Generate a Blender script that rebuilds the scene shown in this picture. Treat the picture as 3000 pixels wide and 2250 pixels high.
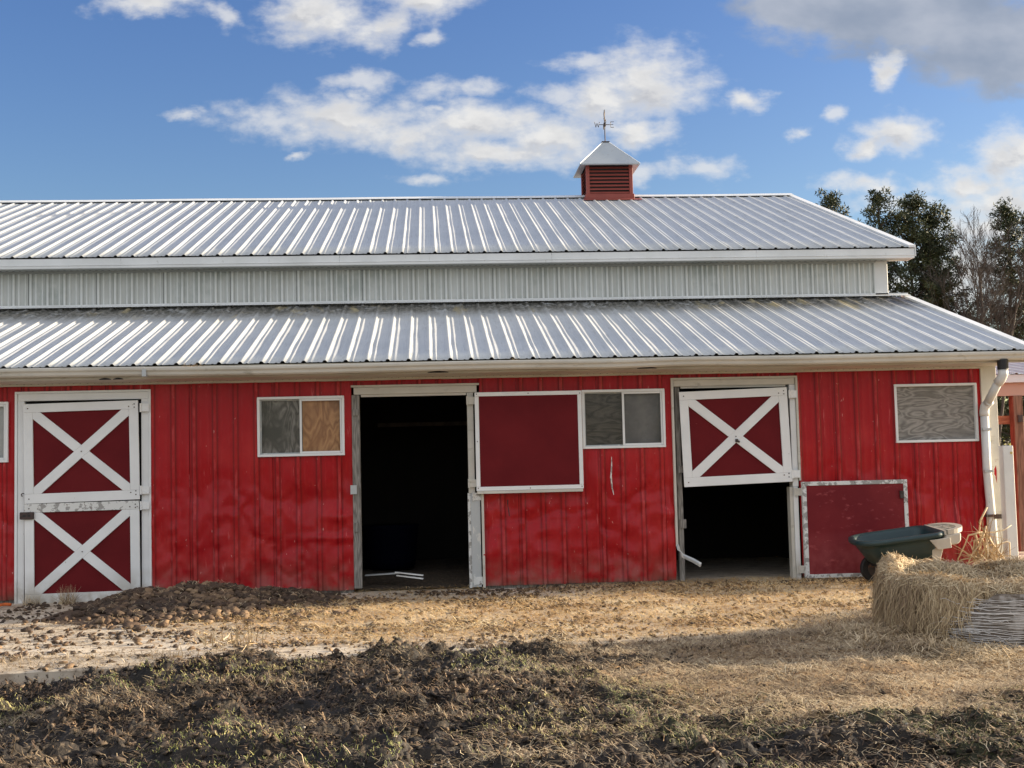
import bpy, bmesh, math, random
import numpy as np
from mathutils import Vector, Matrix, noise as mnoise

for o in list(bpy.data.objects):
    bpy.data.objects.remove(o)
SC = bpy.context.scene
COL = SC.collection
R = math.radians
random.seed(7)
RNG = np.random.default_rng(11)

# ------------------------------------------------------------------ camera
cam = bpy.data.cameras.new('camera')
cam.sensor_width = 36.0
cam.lens = 43.2
cam.clip_end = 3000
camo = bpy.data.objects.new('camera', cam)
COL.objects.link(camo)
_r = Vector((0.99761487, -0.06482298, -0.02371829))
_u = Vector((0.01933335, -0.0674544, 0.99753502))
_f = Vector((0.0662631, 0.99561433, 0.06604027))
mw = Matrix(((_r.x, _u.x, -_f.x, 4.9985), (_r.y, _u.y, -_f.y, -13.9072), (_r.z, _u.z, -_f.z, 1.3799), (0, 0, 0, 1)))
camo.matrix_world = mw
SC.camera = camo

# ------------------------------------------------------------------ light
SUN_EL, SUN_AZ = 12.5, 10.0            # elevation; degrees behind the wall line, counted from +X
SKY_STRENGTH = 0.068
EXPOSURE = 1.52
SUN_STRENGTH = 5.0
world = bpy.data.worlds.new("World")
SC.world = world
world.use_nodes = True
sd = Vector((math.cos(R(SUN_EL)) * math.cos(R(SUN_AZ)), math.cos(R(SUN_EL)) * math.sin(R(SUN_AZ)), math.sin(R(SUN_EL))))
sl = bpy.data.lights.new('sun', 'SUN')
sl.energy = SUN_STRENGTH
sl.angle = R(0.6)
sl.color = (1.0, 0.84, 0.62)
so = bpy.data.objects.new('sun', sl)
COL.objects.link(so)
so.location = (60, 10, 20)
so.rotation_euler = sd.to_track_quat('Z', 'Y').to_euler()

# cloud centres and half sizes as direction tangents (x/y, z/y) towards the north
CLOUDS = [(-0.0688,0.2869,0.0639,0.0208),(-0.1188,0.2872,0.0417,0.0097),(-0.0187,0.2738,0.05,0.0139),(0.0433,0.2806,0.0639,0.0194),(0.0998,0.2716,0.0556,0.0208),(0.0653,0.2532,0.0694,0.0133),(0.1871,0.3176,0.05,0.0319),(0.1464,0.3032,0.0417,0.0181),(0.1773,0.2784,0.0333,0.0125),(0.115,0.3077,0.025,0.0083),(-0.0872,0.373,0.0444,0.0208),(-0.0425,0.3629,0.025,0.0181),(-0.004,0.3861,0.0361,0.0167),(-0.2229,0.3858,0.0389,0.01),(-0.1678,0.3707,0.01,0.0083),(0.0081,0.3557,0.0111,0.0061),(-0.0516,0.3183,0.025,0.0083),(0.0129,0.3095,0.0208,0.0078),(0.0468,0.3088,0.0167,0.0069),(-0.1904,0.2904,0.0139,0.0044),(0.2295,0.2453,0.0319,0.0089),(0.1833,0.2422,0.0194,0.0078),(0.3957,0.2728,0.0319,0.0172),(0.3746,0.2612,0.0194,0.0106),(0.3957,0.3252,0.0133,0.0153),(0.3448,0.2877,0.0094,0.0061),(0.2662,0.2983,0.0167,0.01),(0.3483,0.2307,0.0208,0.0067),(0.3848,0.2266,0.0264,0.0106),(-0.0068,0.2375,0.0181,0.0044),(0.399,0.2143,0.0361,0.0097),(-0.1026,0.2544,0.0083,0.0033),(0.1272,0.3337,0.025,0.0067),(-0.0518,0.3054,0.0167,0.0044),(0.4957,0.2501,0.0333,0.0208),(0.4558,0.2269,0.0264,0.0125),(0.4968,0.2133,0.0556,0.0139),(0.4716,0.1873,0.0472,0.0167),(0.443,0.1469,0.0528,0.0333),(0.3721,0.1392,0.0444,0.0222),(0.3103,0.2689,0.0078,0.0044),(0.0097,0.2937,0.0111,0.0033)]
GREY = [(0.4094,0.3762,0.1111,0.0361),(0.4976,0.3434,0.0917,0.0361),(0.3149,0.385,0.0556,0.0167)]

WISPS = [c for k, c in enumerate(CLOUDS) if c[3] < .0098 or k in (4000,)]
CLOUDS = [(c[0], c[1], c[2] * (1.25 if c[0] > .43 else 1), c[3] * (1.25 if c[0] > .43 else 1)) for c in CLOUDS if c not in WISPS]

def build_world():
    nt = world.node_tree
    N, L = nt.nodes, nt.links
    N.clear()
    def nd(t, **k):
        n = N.new(t)
        for a, b in k.items():
            setattr(n, a, b)
        return n
    def math_(op, a, b=None, c=None, clamp=False):
        n = nd('ShaderNodeMath', operation=op, use_clamp=clamp)
        for i, v in enumerate((a, b, c)):
            if v is None:
                continue
            if isinstance(v, (int, float)):
                n.inputs[i].default_value = v
            else:
                L.new(v, n.inputs[i])
        return n.outputs[0]
    def ramp(v, a, b):
        n = nd('ShaderNodeMapRange', interpolation_type='SMOOTHSTEP')
        L.new(v, n.inputs['Value'])
        n.inputs['From Min'].default_value = a
        n.inputs['From Max'].default_value = b
        return n.outputs['Result']
    out = nd('ShaderNodeOutputWorld')
    bg = nd('ShaderNodeBackground')
    bg.inputs['Strength'].default_value = SKY_STRENGTH
    L.new(bg.outputs[0], out.inputs[0])
    sky = nd('ShaderNodeTexSky', sky_type='NISHITA', sun_disc=False)
    sky.sun_elevation = R(SUN_EL)
    sky.sun_rotation = R(90 - SUN_AZ)
    sky.air_density = 1.15
    sky.dust_density = 1.0
    sky.ozone_density = 2.6
    tc = nd('ShaderNodeTexCoord')
    sep = nd('ShaderNodeSeparateXYZ')
    L.new(tc.outputs['Generated'], sep.inputs[0])
    ys = math_('MAXIMUM', sep.outputs['Y'], 0.08)
    u = math_('DIVIDE', sep.outputs['X'], ys)
    v = math_('DIVIDE', sep.outputs['Z'], ys)
    uv = nd('ShaderNodeCombineXYZ')
    L.new(u, uv.inputs[0]); L.new(v, uv.inputs[1])
    def noise(scale, detail, rough, stretch=(1, 1.6, 1), off=(0, 0, 0), src=uv.outputs[0], dist=0.0):
        mp = nd('ShaderNodeMapping')
        mp.inputs['Scale'].default_value = stretch
        mp.inputs['Location'].default_value = off
        L.new(src, mp.inputs[0])
        n = nd('ShaderNodeTexNoise')
        n.inputs['Scale'].default_value = scale
        n.inputs['Detail'].default_value = detail
        n.inputs['Roughness'].default_value = rough
        n.inputs['Distortion'].default_value = dist
        L.new(mp.outputs[0], n.inputs['Vector'])
        return n
    # wispy warp of the cloud outlines
    wn = noise(14, 6, .58)
    sub = nd('ShaderNodeVectorMath', operation='SUBTRACT')
    L.new(wn.outputs['Color'], sub.inputs[0]); sub.inputs[1].default_value = (.5, .5, .5)
    sc = nd('ShaderNodeVectorMath', operation='MULTIPLY')
    L.new(sub.outputs[0], sc.inputs[0]); sc.inputs[1].default_value = (.07, .04, 0)
    ad = nd('ShaderNodeVectorMath', operation='ADD')
    L.new(uv.outputs[0], ad.inputs[0]); L.new(sc.outputs[0], ad.inputs[1])
    ad2 = nd('ShaderNodeVectorMath', operation='ADD')
    L.new(ad.outputs[0], ad2.inputs[0]); ad2.inputs[1].default_value = (.007, .010, 0)
    def field(lst, src=None):
        cur = None
        src = src or ad.outputs[0]
        for (cx, cy, a, b) in lst:
            if lst is WISPS: a, b = a * 1.2, b * 1.2
            m = nd('ShaderNodeVectorMath', operation='MULTIPLY_ADD')
            L.new(src, m.inputs[0])
            m.inputs[1].default_value = (1 / a, 1 / b, 0)
            m.inputs[2].default_value = (-cx / a, -cy / b, 0)
            ln = nd('ShaderNodeVectorMath', operation='LENGTH')
            L.new(m.outputs[0], ln.inputs[0])
            if cur is None:
                cur = ln.outputs['Value']
            else:
                sm = nd('ShaderNodeMath', operation='SMOOTH_MIN')
                L.new(cur, sm.inputs[0]); L.new(ln.outputs['Value'], sm.inputs[1])
                sm.inputs[2].default_value = .25
                cur = sm.outputs[0]
        return cur
    fine = noise(38, 7, .56, off=(3, 1, 0)).outputs['Fac']
    base = field(CLOUDS)
    up_ = field(CLOUDS, ad2.outputs[0])
    fine2 = noise(38, 7, .56, off=(3.007 * 1, 1.010 * 1.0, 0)).outputs['Fac']
    fw = math_('ADD', base, math_('MULTIPLY_ADD', fine, 1.9, -.95))
    dw = ramp(fw, 1.48, .10)
    slope = math_('ADD', math_('SUBTRACT', up_, base), math_('MULTIPLY', math_('SUBTRACT', fine2, fine), 2.2))
    wf = math_('ADD', field(WISPS), math_('MULTIPLY_ADD', fine, 2.6, -1.3))
    dwi = math_('MULTIPLY', ramp(wf, 1.45, .0), .72)
    dw = math_('MAXIMUM', dw, dwi)
    fgz = math_('ADD', field(GREY), math_('MULTIPLY_ADD', fine, 0.9, -.45))
    dg = ramp(fgz, 1.35, .70)
    front = ramp(sep.outputs['Y'], .3, .55)
    dw = math_('MULTIPLY', dw, front)
    dg = math_('MULTIPLY', dg, front)
    # unseen cloud cover outside the view, made denser and brighter to fill the shaded wall
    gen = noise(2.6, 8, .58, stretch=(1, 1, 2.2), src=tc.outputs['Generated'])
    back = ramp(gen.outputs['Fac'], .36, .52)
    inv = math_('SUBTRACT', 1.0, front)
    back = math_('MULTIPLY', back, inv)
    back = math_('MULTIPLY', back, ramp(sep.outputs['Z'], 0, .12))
    K = 1 / SKY_STRENGTH
    big = noise(22, 5, .55, off=(7, 2, 0)).outputs['Fac']
    thick = ramp(fw, 1.0, -.1)
    shade = math_('MULTIPLY', math_('ADD', math_('MULTIPLY', ramp(slope, .30, -.45), .75), math_('MULTIPLY', ramp(big, .36, .62), .45), clamp=True), thick)
    def mix(f, a, b):
        n = nd('ShaderNodeMix', data_type='RGBA')
        if isinstance(f, (int, float)):
            n.inputs[0].default_value = f
        else:
            L.new(f, n.inputs[0])
        for i, c in ((6, a), (7, b)):
            if isinstance(c, tuple):
                n.inputs[i].default_value = (*[q * K for q in c], 1)
            else:
                L.new(c, n.inputs[i])
        return n.outputs[2]
    hs = nd('ShaderNodeHueSaturation')
    hs.inputs['Saturation'].default_value = 1.25
    hs.inputs['Hue'].default_value = .524
    L.new(sky.outputs[0], hs.inputs['Color'])
    c = hs.outputs[0]
    wc = mix(shade, (.302, .298, .290), (.17, .173, .186))
    gsh = ramp(noise(9, 5, .5, off=(1, 5, 0)).outputs['Fac'], .35, .68)
    gc = mix(gsh, (.105, .124, .158), (.172, .184, .21))
    c = mix(math_('MULTIPLY', dg, .93), c, gc)
    c = mix(math_('MULTIPLY', dw, .95), c, wc)
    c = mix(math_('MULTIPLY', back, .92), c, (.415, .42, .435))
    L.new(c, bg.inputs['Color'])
build_world()
SC.view_settings.view_transform = 'Standard'
SC.view_settings.look = 'None'
SC.view_settings.gamma = 1
SC.view_settings.use_curve_mapping = False
SC.view_settings.exposure = EXPOSURE
SC.render.engine = 'CYCLES'
SC.cycles.max_bounces = 6
SC.cycles.transparent_max_bounces = 12

# ------------------------------------------------------------------ materials
def mat(name, base, rough=.6, layers=(), bump=None, rib=None, metallic=0.0, spec=.5, attr=None, coat=0.0, translucent=0):
    """layers: (scale, (sx,sy,sz), lo, hi, colour[, detail[, dist]]) mixed over base one after the other."""
    m = bpy.data.materials.new(name)
    m.use_nodes = True
    nt = m.node_tree
    N, L = nt.nodes, nt.links
    b = N['Principled BSDF']
    b.inputs['Roughness'].default_value = rough
    b.inputs['Metallic'].default_value = metallic
    b.inputs['Specular IOR Level'].default_value = spec
    b.inputs['Coat Weight'].default_value = coat
    tc = N.new('ShaderNodeTexCoord')
    geo = N.new('ShaderNodeNewGeometry')
    cur = None
    def mixc(fac, a, c2):
        n = N.new('ShaderNodeMix'); n.data_type = 'RGBA'
        L.new(fac, n.inputs[0])
        if isinstance(a, tuple): n.inputs[6].default_value = (*a, 1)
        else: L.new(a, n.inputs[6])
        if isinstance(c2, tuple): n.inputs[7].default_value = (*c2, 1)
        else: L.new(c2, n.inputs[7])
        return n.outputs[2]
    def nz(scale, st, detail=6, dist=0.0, rough_=.6):
        mp = N.new('ShaderNodeMapping')
        mp.inputs['Scale'].default_value = st
        L.new(geo.outputs['Position'], mp.inputs[0])
        n = N.new('ShaderNodeTexNoise')
        n.inputs['Scale'].default_value = scale
        n.inputs['Detail'].default_value = detail
        n.inputs['Distortion'].default_value = dist
        n.inputs['Roughness'].default_value = rough_
        L.new(mp.outputs[0], n.inputs['Vector'])
        return n.outputs['Fac']
    def mr(v, lo, hi):
        n = N.new('ShaderNodeMapRange')
        n.inputs['From Min'].default_value = lo
        n.inputs['From Max'].default_value = hi
        L.new(v, n.inputs['Value'])
        return n.outputs['Result']
    cur = tuple(base)
    if attr:     # (attribute name, colour at 0, colour at .5, colour at 1)
        a = N.new('ShaderNodeAttribute'); a.attribute_name = attr[0]
        cr = N.new('ShaderNodeValToRGB')
        cr.color_ramp.elements[0].color = (*attr[1], 1)
        cr.color_ramp.elements[1].color = (*attr[3], 1)
        e = cr.color_ramp.elements.new(.5); e.color = (*attr[2], 1)
        L.new(a.outputs['Fac'], cr.inputs[0])
        cur = cr.outputs[0]
    for ly in layers:
        scale, st, lo, hi, colr = ly[:5]
        det = ly[5] if len(ly) > 5 else 6
        dist = ly[6] if len(ly) > 6 else 0.0
        fac = mr(nz(scale, st, det, dist), lo, hi)
        if len(ly) > 7:        # box in world z or y: (axis, lo, hi, attribute)
            ax, zl, zh = ly[7]
            sp = N.new('ShaderNodeSeparateXYZ'); L.new(geo.outputs['Position'], sp.inputs[0])
            f2 = mr(sp.outputs[ax], zl, zh)
            mm = N.new('ShaderNodeMath'); mm.operation = 'MULTIPLY'
            L.new(fac, mm.inputs[0]); L.new(f2, mm.inputs[1]); fac = mm.outputs[0]
        cur = mixc(fac, cur, tuple(colr))
    if rib:      # rib shading put into colour: dark creases, light crests; crests also worn or cleaner
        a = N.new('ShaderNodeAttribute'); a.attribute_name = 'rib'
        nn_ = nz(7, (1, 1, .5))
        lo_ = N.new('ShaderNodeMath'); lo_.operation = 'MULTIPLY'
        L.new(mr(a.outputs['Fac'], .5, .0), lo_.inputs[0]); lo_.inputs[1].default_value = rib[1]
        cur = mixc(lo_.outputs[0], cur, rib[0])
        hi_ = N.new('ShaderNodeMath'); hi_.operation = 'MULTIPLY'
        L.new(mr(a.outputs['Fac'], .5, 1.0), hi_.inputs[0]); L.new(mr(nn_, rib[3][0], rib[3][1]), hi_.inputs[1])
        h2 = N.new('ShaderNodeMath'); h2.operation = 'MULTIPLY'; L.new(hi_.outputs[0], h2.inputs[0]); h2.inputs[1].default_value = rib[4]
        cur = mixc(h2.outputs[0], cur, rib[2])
    if isinstance(cur, tuple):
        b.inputs['Base Color'].default_value = (*cur, 1)
    else:
        L.new(cur, b.inputs['Base Color'])
    if bump:
        scale, st, strength, dist = bump
        bp = N.new('ShaderNodeBump')
        bp.inputs['Strength'].default_value = strength
        bp.inputs['Distance'].default_value = dist
        L.new(nz(scale, st), bp.inputs['Height'])
        L.new(bp.outputs[0], b.inputs['Normal'])
    return m

def wood_grain(name, c1, c2, st=(1, 1, 6), scale=2.2, rings=26, rough=.8, knots=0.0, dark=None):
    m = bpy.data.materials.new(name); m.use_nodes = True
    nt = m.node_tree; N, L = nt.nodes, nt.links
    b = N['Principled BSDF']; b.inputs['Roughness'].default_value = rough
    geo = N.new('ShaderNodeNewGeometry')
    mp = N.new('ShaderNodeMapping'); mp.inputs['Scale'].default_value = st
    L.new(geo.outputs['Position'], mp.inputs[0])
    n = N.new('ShaderNodeTexNoise'); n.inputs['Scale'].default_value = scale; n.inputs['Detail'].default_value = 2.5
    n.inputs['Distortion'].default_value = knots
    L.new(mp.outputs[0], n.inputs['Vector'])
    mu = N.new('ShaderNodeMath'); mu.operation = 'MULTIPLY'; mu.inputs[1].default_value = rings
    L.new(n.outputs['Fac'], mu.inputs[0])
    fr = N.new('ShaderNodeMath'); fr.operation = 'PINGPONG'; fr.inputs[1].default_value = 1.0
    L.new(mu.outputs[0], fr.inputs[0])
    n2 = N.new('ShaderNodeTexNoise'); n2.inputs['Scale'].default_value = 30; n2.inputs['Detail'].default_value = 5
    L.new(mp.outputs[0], n2.inputs['Vector'])
    ad = N.new('ShaderNodeMath'); ad.operation = 'MULTIPLY_ADD'; ad.inputs[1].default_value = .7; ad.inputs[2].default_value = -.35
    L.new(n2.outputs['Fac'], ad.inputs[0])
    a2 = N.new('ShaderNodeMath'); a2.operation = 'ADD'; a2.use_clamp = True
    L.new(fr.outputs[0], a2.inputs[0]); L.new(ad.outputs[0], a2.inputs[1])
    mx = N.new('ShaderNodeMix'); mx.data_type = 'RGBA'
    L.new(a2.outputs[0], mx.inputs[0]); mx.inputs[6].default_value = (*c1, 1); mx.inputs[7].default_value = (*c2, 1)
    out = mx.outputs[2]
    if dark:
        n3 = N.new('ShaderNodeTexNoise'); n3.inputs['Scale'].default_value = 3; n3.inputs['Detail'].default_value = 4
        L.new(geo.outputs['Position'], n3.inputs['Vector'])
        r_ = N.new('ShaderNodeMapRange'); r_.inputs['From Min'].default_value = .42; r_.inputs['From Max'].default_value = .62
        L.new(n3.outputs['Fac'], r_.inputs['Value'])
        m3 = N.new('ShaderNodeMix'); m3.data_type = 'RGBA'
        L.new(r_.outputs[0], m3.inputs[0]); L.new(out, m3.inputs[6]); m3.inputs[7].default_value = (*dark, 1)
        out = m3.outputs[2]
    L.new(out, b.inputs['Base Color'])
    bp = N.new('ShaderNodeBump'); bp.inputs['Strength'].default_value = .4; bp.inputs['Distance'].default_value = .003
    L.new(a2.outputs[0], bp.inputs['Height']); L.new(bp.outputs[0], b.inputs['Normal'])
    return m

MT = {}
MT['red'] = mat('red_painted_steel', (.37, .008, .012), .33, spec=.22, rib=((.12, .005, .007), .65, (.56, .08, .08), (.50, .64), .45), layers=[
    (5, (1, 1, .12), .45, .75, (.36, .012, .017)),
    (1.1, (1, 1, 1), .5, .8, (.48, .03, .028)),
    (9, (2.4, 1, .22), .645, .695, (.54, .10, .10), 8),
    (30, (1, 1, .35), .70, .725, (.58, .27, .24), 4),
    (6, (1, 1, 1), .35, .6, (.30, .075, .06), 6, 0.0, (2, .45, .02)),
    (24, (1, 1, .5), .35, .55, (.16, .10, .075), 6, 0.0, (2, .10, .02))],
    bump=(3.5, (1, 1, .7), .12, .03))
MT['maroon'] = mat('maroon_door_board', (.115, .007, .010), .5, spec=.12, layers=[
    (2, (1, 1, 1), .4, .7, (.145, .010, .013)),
    (26, (.35, 1, 1.8), .74, .77, (.38, .14, .13), 6)], bump=(60, (1, 1, 1), .08, .004))
MT['maroon_worn'] = mat('scuffed_maroon_board', (.15, .009, .014), .5, spec=.2, layers=[
    (1.6, (1, 1, 1), .42, .7, (.21, .018, .022)),
    (14, (.6, 1, 1.2), .60, .72, (.36, .07, .075), 8),
    (40, (.3, 1, 1), .68, .74, (.45, .22, .2), 6),
    (3, (1, 1, 1), .3, .6, (.34, .075, .08), 6, 0.0, (2, .55, .1))], bump=(40, (1, 1, 1), .15, .004))
MT['white'] = mat('white_painted_steel', (.78, .79, .78), .45, layers=[
    (1.4, (1, 1, 1), .4, .8, (.62, .63, .61)), (18, (1, 1, .4), .64, .74, (.45, .44, .40))])
MT['white_board'] = mat('white_painted_board', (.80, .81, .80), .5, layers=[
    (2, (1, 1, 1), .4, .8, (.68, .69, .68)), (22, (1, 1, .7), .70, .76, (.42, .40, .36), 8),
    (5, (1, 1, 1), .33, .58, (.40, .36, .29), 8, 0.0, (2, .36, .0))], bump=(50, (1, 1, 1), .1, .002))
MT['cream'] = mat('weathered_cream_trim', (.60, .57, .50), .5, layers=[
    (3, (.6, 1, 1), .4, .7, (.50, .475, .41)), (12, (.4, 1, 1), .60, .75, (.36, .33, .27), 8)])
MT['peel'] = mat('peeling_white_paint', (.70, .70, .67), .6, layers=[
    (13, (1, 1, 1), .52, .56, (.33, .32, .30), 8), (24, (1, 1, 1), .62, .66, (.20, .17, .14), 6)])
MT['galv'] = mat('galvanised_steel', (.45, .47, .47), .45, layers=[(9, (1, 1, .5), .56, .6, (.62, .61, .57), 6)], metallic=.2)
ROOF_L = [(1.0, (1, 1, 1), .42, .75, (.41, .43, .44)), (9, (3, .35, 1), .54, .76, (.36, .365, .36), 8)]
MT['roof'] = mat('white_painted_roof_steel', (.49, .505, .51), .48, layers=ROOF_L, bump=(4, (1, .35, 1), .22, .012))
MT['roof_dirty'] = mat('mildewed_roof_steel', (.49, .505, .51), .48, layers=ROOF_L + [
    (3.5, (1.3, .9, 1), .28, .48, (.17, .16, .14), 9, 0.4, (1, 2.1, 2.8)),
    (11, (1.4, .7, 1), .45, .55, (.045, .042, .033), 9, 0.5, (1, 2.35, 2.95)),
    (1.7, (1.6, .5, 1), .58, .70, (.42, .34, .17), 7, 0.4, (1, 1.9, 2.9))], bump=(4, (1, .35, 1), .22, .012))
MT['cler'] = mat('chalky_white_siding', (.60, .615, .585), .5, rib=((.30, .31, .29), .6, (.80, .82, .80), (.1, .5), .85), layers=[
    (2.5, (1, 1, .5), .4, .75, (.50, .51, .475)), (6, (2.5, 1, .12), .5, .8, (.46, .47, .43)),
    (1.3, (1, 1, 1), .56, .66, (.42, .45, .42), 8)])
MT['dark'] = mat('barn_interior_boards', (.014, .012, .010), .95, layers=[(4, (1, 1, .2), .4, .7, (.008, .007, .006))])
MT['black'] = mat('black_rubber', (.012, .012, .013), .6)
MT['iron'] = mat('dark_iron', (.05, .04, .036), .55, layers=[(20, (1, 1, 1), .5, .65, (.11, .05, .03))])
MT['rustbrown'] = mat('brown_latch_iron', (.06, .035, .03), .6, layers=[(30, (1, 1, 1), .5, .6, (.02, .014, .012))])
MT['oldwood'] = wood_grain('weathered_grey_wood', (.30, .28, .25), (.13, .12, .105), st=(6, 6, .6), scale=2.5, rings=16)
MT['plygrey'] = wood_grain('grey_weathered_plywood', (.27, .25, .225), (.085, .078, .07), st=(1.3, 1, .5), scale=4, rings=18, knots=.8, dark=(.07, .066, .06))
MT['plybrown'] = wood_grain('brown_plywood', (.52, .28, .13), (.30, .14, .065), st=(1.3, 1, .45), scale=3.6, rings=14, knots=.8)
MT['plypale'] = wood_grain('silvered_plywood', (.34, .32, .29), (.16, .15, .135), st=(.55, 1, 1.9), scale=3.4, rings=17, knots=1.1)
MT['plydark'] = wood_grain('dark_plywood', (.095, .085, .072), (.035, .031, .028), st=(.6, 1, 1.8), scale=4, rings=12, knots=.7)
MT['screen'] = mat('dusty_grey_screen', (.115, .11, .11), .8, layers=[(6, (1, 1, 1), .4, .7, (.17, .165, .16), 8), (26, (1, 1, 1), .70, .74, (.3, .3, .3))])
MT['frost'] = mat('pale_backed_pane', (.47, .48, .47), .6, layers=[(3, (1, 1, .5), .4, .7, (.38, .385, .375))])
MT['cupred'] = mat('brick_red_vinyl', (.31, .068, .05), .6, layers=[(3, (1, 1, 1), .4, .7, (.27, .058, .043))])
MT['cuproof'] = mat('satin_zinc_sheet', (.36, .40, .43), .4, layers=[(2, (1, 1, 1), .4, .7, (.42, .45, .47)), (14, (1, 1, 1), .62, .68, (.34, .36, .37))])
MT['green'] = mat('dark_green_poly', (.013, .036, .040), .45, layers=[(5, (1, 1, 1), .4, .7, (.018, .044, .047)), (30, (.5, 1, 1), .68, .72, (.07, .10, .10))])
MT['tan'] = mat('tan_poly', (.50, .45, .37), .5, layers=[(6, (1, 1, 1), .5, .7, (.42, .37, .30))])
MT['pvc'] = mat('white_pvc', (.66, .655, .63), .35, layers=[(3, (1, 1, .4), .45, .7, (.56, .555, .52)), (16, (1, 1, .4), .66, .72, (.4, .38, .34))])
MT['post'] = wood_grain('raw_timber_post', (.30, .17, .11), (.17, .09, .055), st=(5, 5, .5), scale=2.2, rings=12)
MT['orangewood'] = wood_grain('fresh_orange_lumber', (.50, .22, .11), (.34, .12, .06), st=(.5, 5, 5), scale=2.2, rings=10)
MT['orange'] = mat('orange_nylon', (.62, .13, .02), .6, layers=[(30, (1, 1, 1), .5, .6, (.4, .08, .015))])
MT['blue'] = mat('dark_blue_plastic', (.0010, .0016, .008), .9, spec=.08)
MT['net'] = mat('white_net_wrap', (.66, .64, .62), .5, layers=[(12, (1, 1, 1), .45, .62, (.50, .47, .44))])
MT['concrete'] = mat('stained_concrete', (.60, .52, .41), .85, layers=[
    (1.2, (1, 1, 1), .4, .68, (.46, .38, .28), 8), (7, (.6, 1.3, 1), .50, .66, (.27, .20, .135), 9),
    (30, (1, 1, 1), .57, .66, (.085, .06, .04), 8)], bump=(30, (1, 1, 1), .3, .01))
MT['bedding'] = mat('dark_bedding', (.05, .034, .02), .95, layers=[(25, (1, 1, 1), .5, .66, (.12, .085, .05), 8)], bump=(40, (1, 1, 1), .8, .03))
MT['hay'] = mat('hay', (.3, .2, .1), .8, attr=('tint', (.24, .165, .095), (.50, .37, .21), (.76, .62, .40)))
MT['haycore'] = mat('packed_hay', (.22, .15, .085), .95, layers=[(30, (1, 1, .5), .4, .62, (.38, .27, .15), 8), (11, (1, 1, 1), .5, .62, (.055, .038, .022), 8)], bump=(40, (1, 1, .5), .8, .03))
MT['straw'] = mat('straw', (.4, .3, .15), .75, attr=('tint', (.30, .165, .06), (.64, .41, .165), (.86, .70, .42)))
MT['root'] = mat('pale_root_stems', (.4, .3, .2), .8, attr=('tint', (.10, .068, .036), (.34, .245, .14), (.74, .61, .41)))
MT['grass'] = mat('short_grass', (.1, .13, .03), .7, attr=('tint', (.07, .10, .022), (.17, .19, .045), (.40, .35, .15)))
MT['dung'] = mat('manure', (.04, .026, .016), .8, attr=('tint', (.036, .021, .012), (.085, .050, .028), (.26, .17, .095)), bump=(45, (1, 1, 1), .6, .02))
MT['mud'] = mat('crumbled_mud', (.04, .03, .02), .85, attr=('tint', (.011, .008, .0055), (.044, .030, .019), (.19, .135, .085)), bump=(60, (1, 1, 1), .6, .015))
MT['pebble'] = mat('pale_pebble', (.40, .37, .33), .7, attr=('tint', (.16, .135, .11), (.27, .24, .20), (.46, .43, .38)))
MT['bark'] = mat('tree_bark', (.085, .068, .055), .95, layers=[(8, (1, 1, .3), .4, .65, (.045, .036, .03))])
MT['barkpale'] = mat('grey_bark', (.11, .092, .078), .95, layers=[(6, (1, 1, .3), .4, .65, (.10, .082, .07))])
MT['stalk'] = mat('dry_stalk', (.5, .4, .25), .7, attr=('tint', (.28, .18, .09), (.50, .36, .20), (.72, .60, .40)))

def needle_mat(name, a, b_, c):
    m = mat(name, b_, .65, attr=('tint', a, b_, c))
    return m
MT['needle'] = needle_mat('pine_needles', (.016, .026, .010), (.040, .054, .019), (.11, .115, .036))
MT['brush'] = needle_mat('understorey', (.025, .024, .014), (.055, .048, .028), (.10, .085, .05))

def glass_mat():
    m = bpy.data.materials.new('window_glass'); m.use_nodes = True
    N, L = m.node_tree.nodes, m.node_tree.links
    N.clear()
    o = N.new('ShaderNodeOutputMaterial'); g = N.new('ShaderNodeBsdfGlossy'); t = N.new('ShaderNodeBsdfTransparent')
    g.inputs['Roughness'].default_value = .08
    t.inputs['Color'].default_value = (.97, .97, .97, 1)
    fr = N.new('ShaderNodeValue'); fr.outputs[0].default_value = .014
    mx = N.new('ShaderNodeMixShader')
    L.new(fr.outputs[0], mx.inputs[0]); L.new(t.outputs[0], mx.inputs[1]); L.new(g.outputs[0], mx.inputs[2]); L.new(mx.outputs[0], o.inputs[0])
    return m
MT['glass'] = glass_mat()

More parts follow.
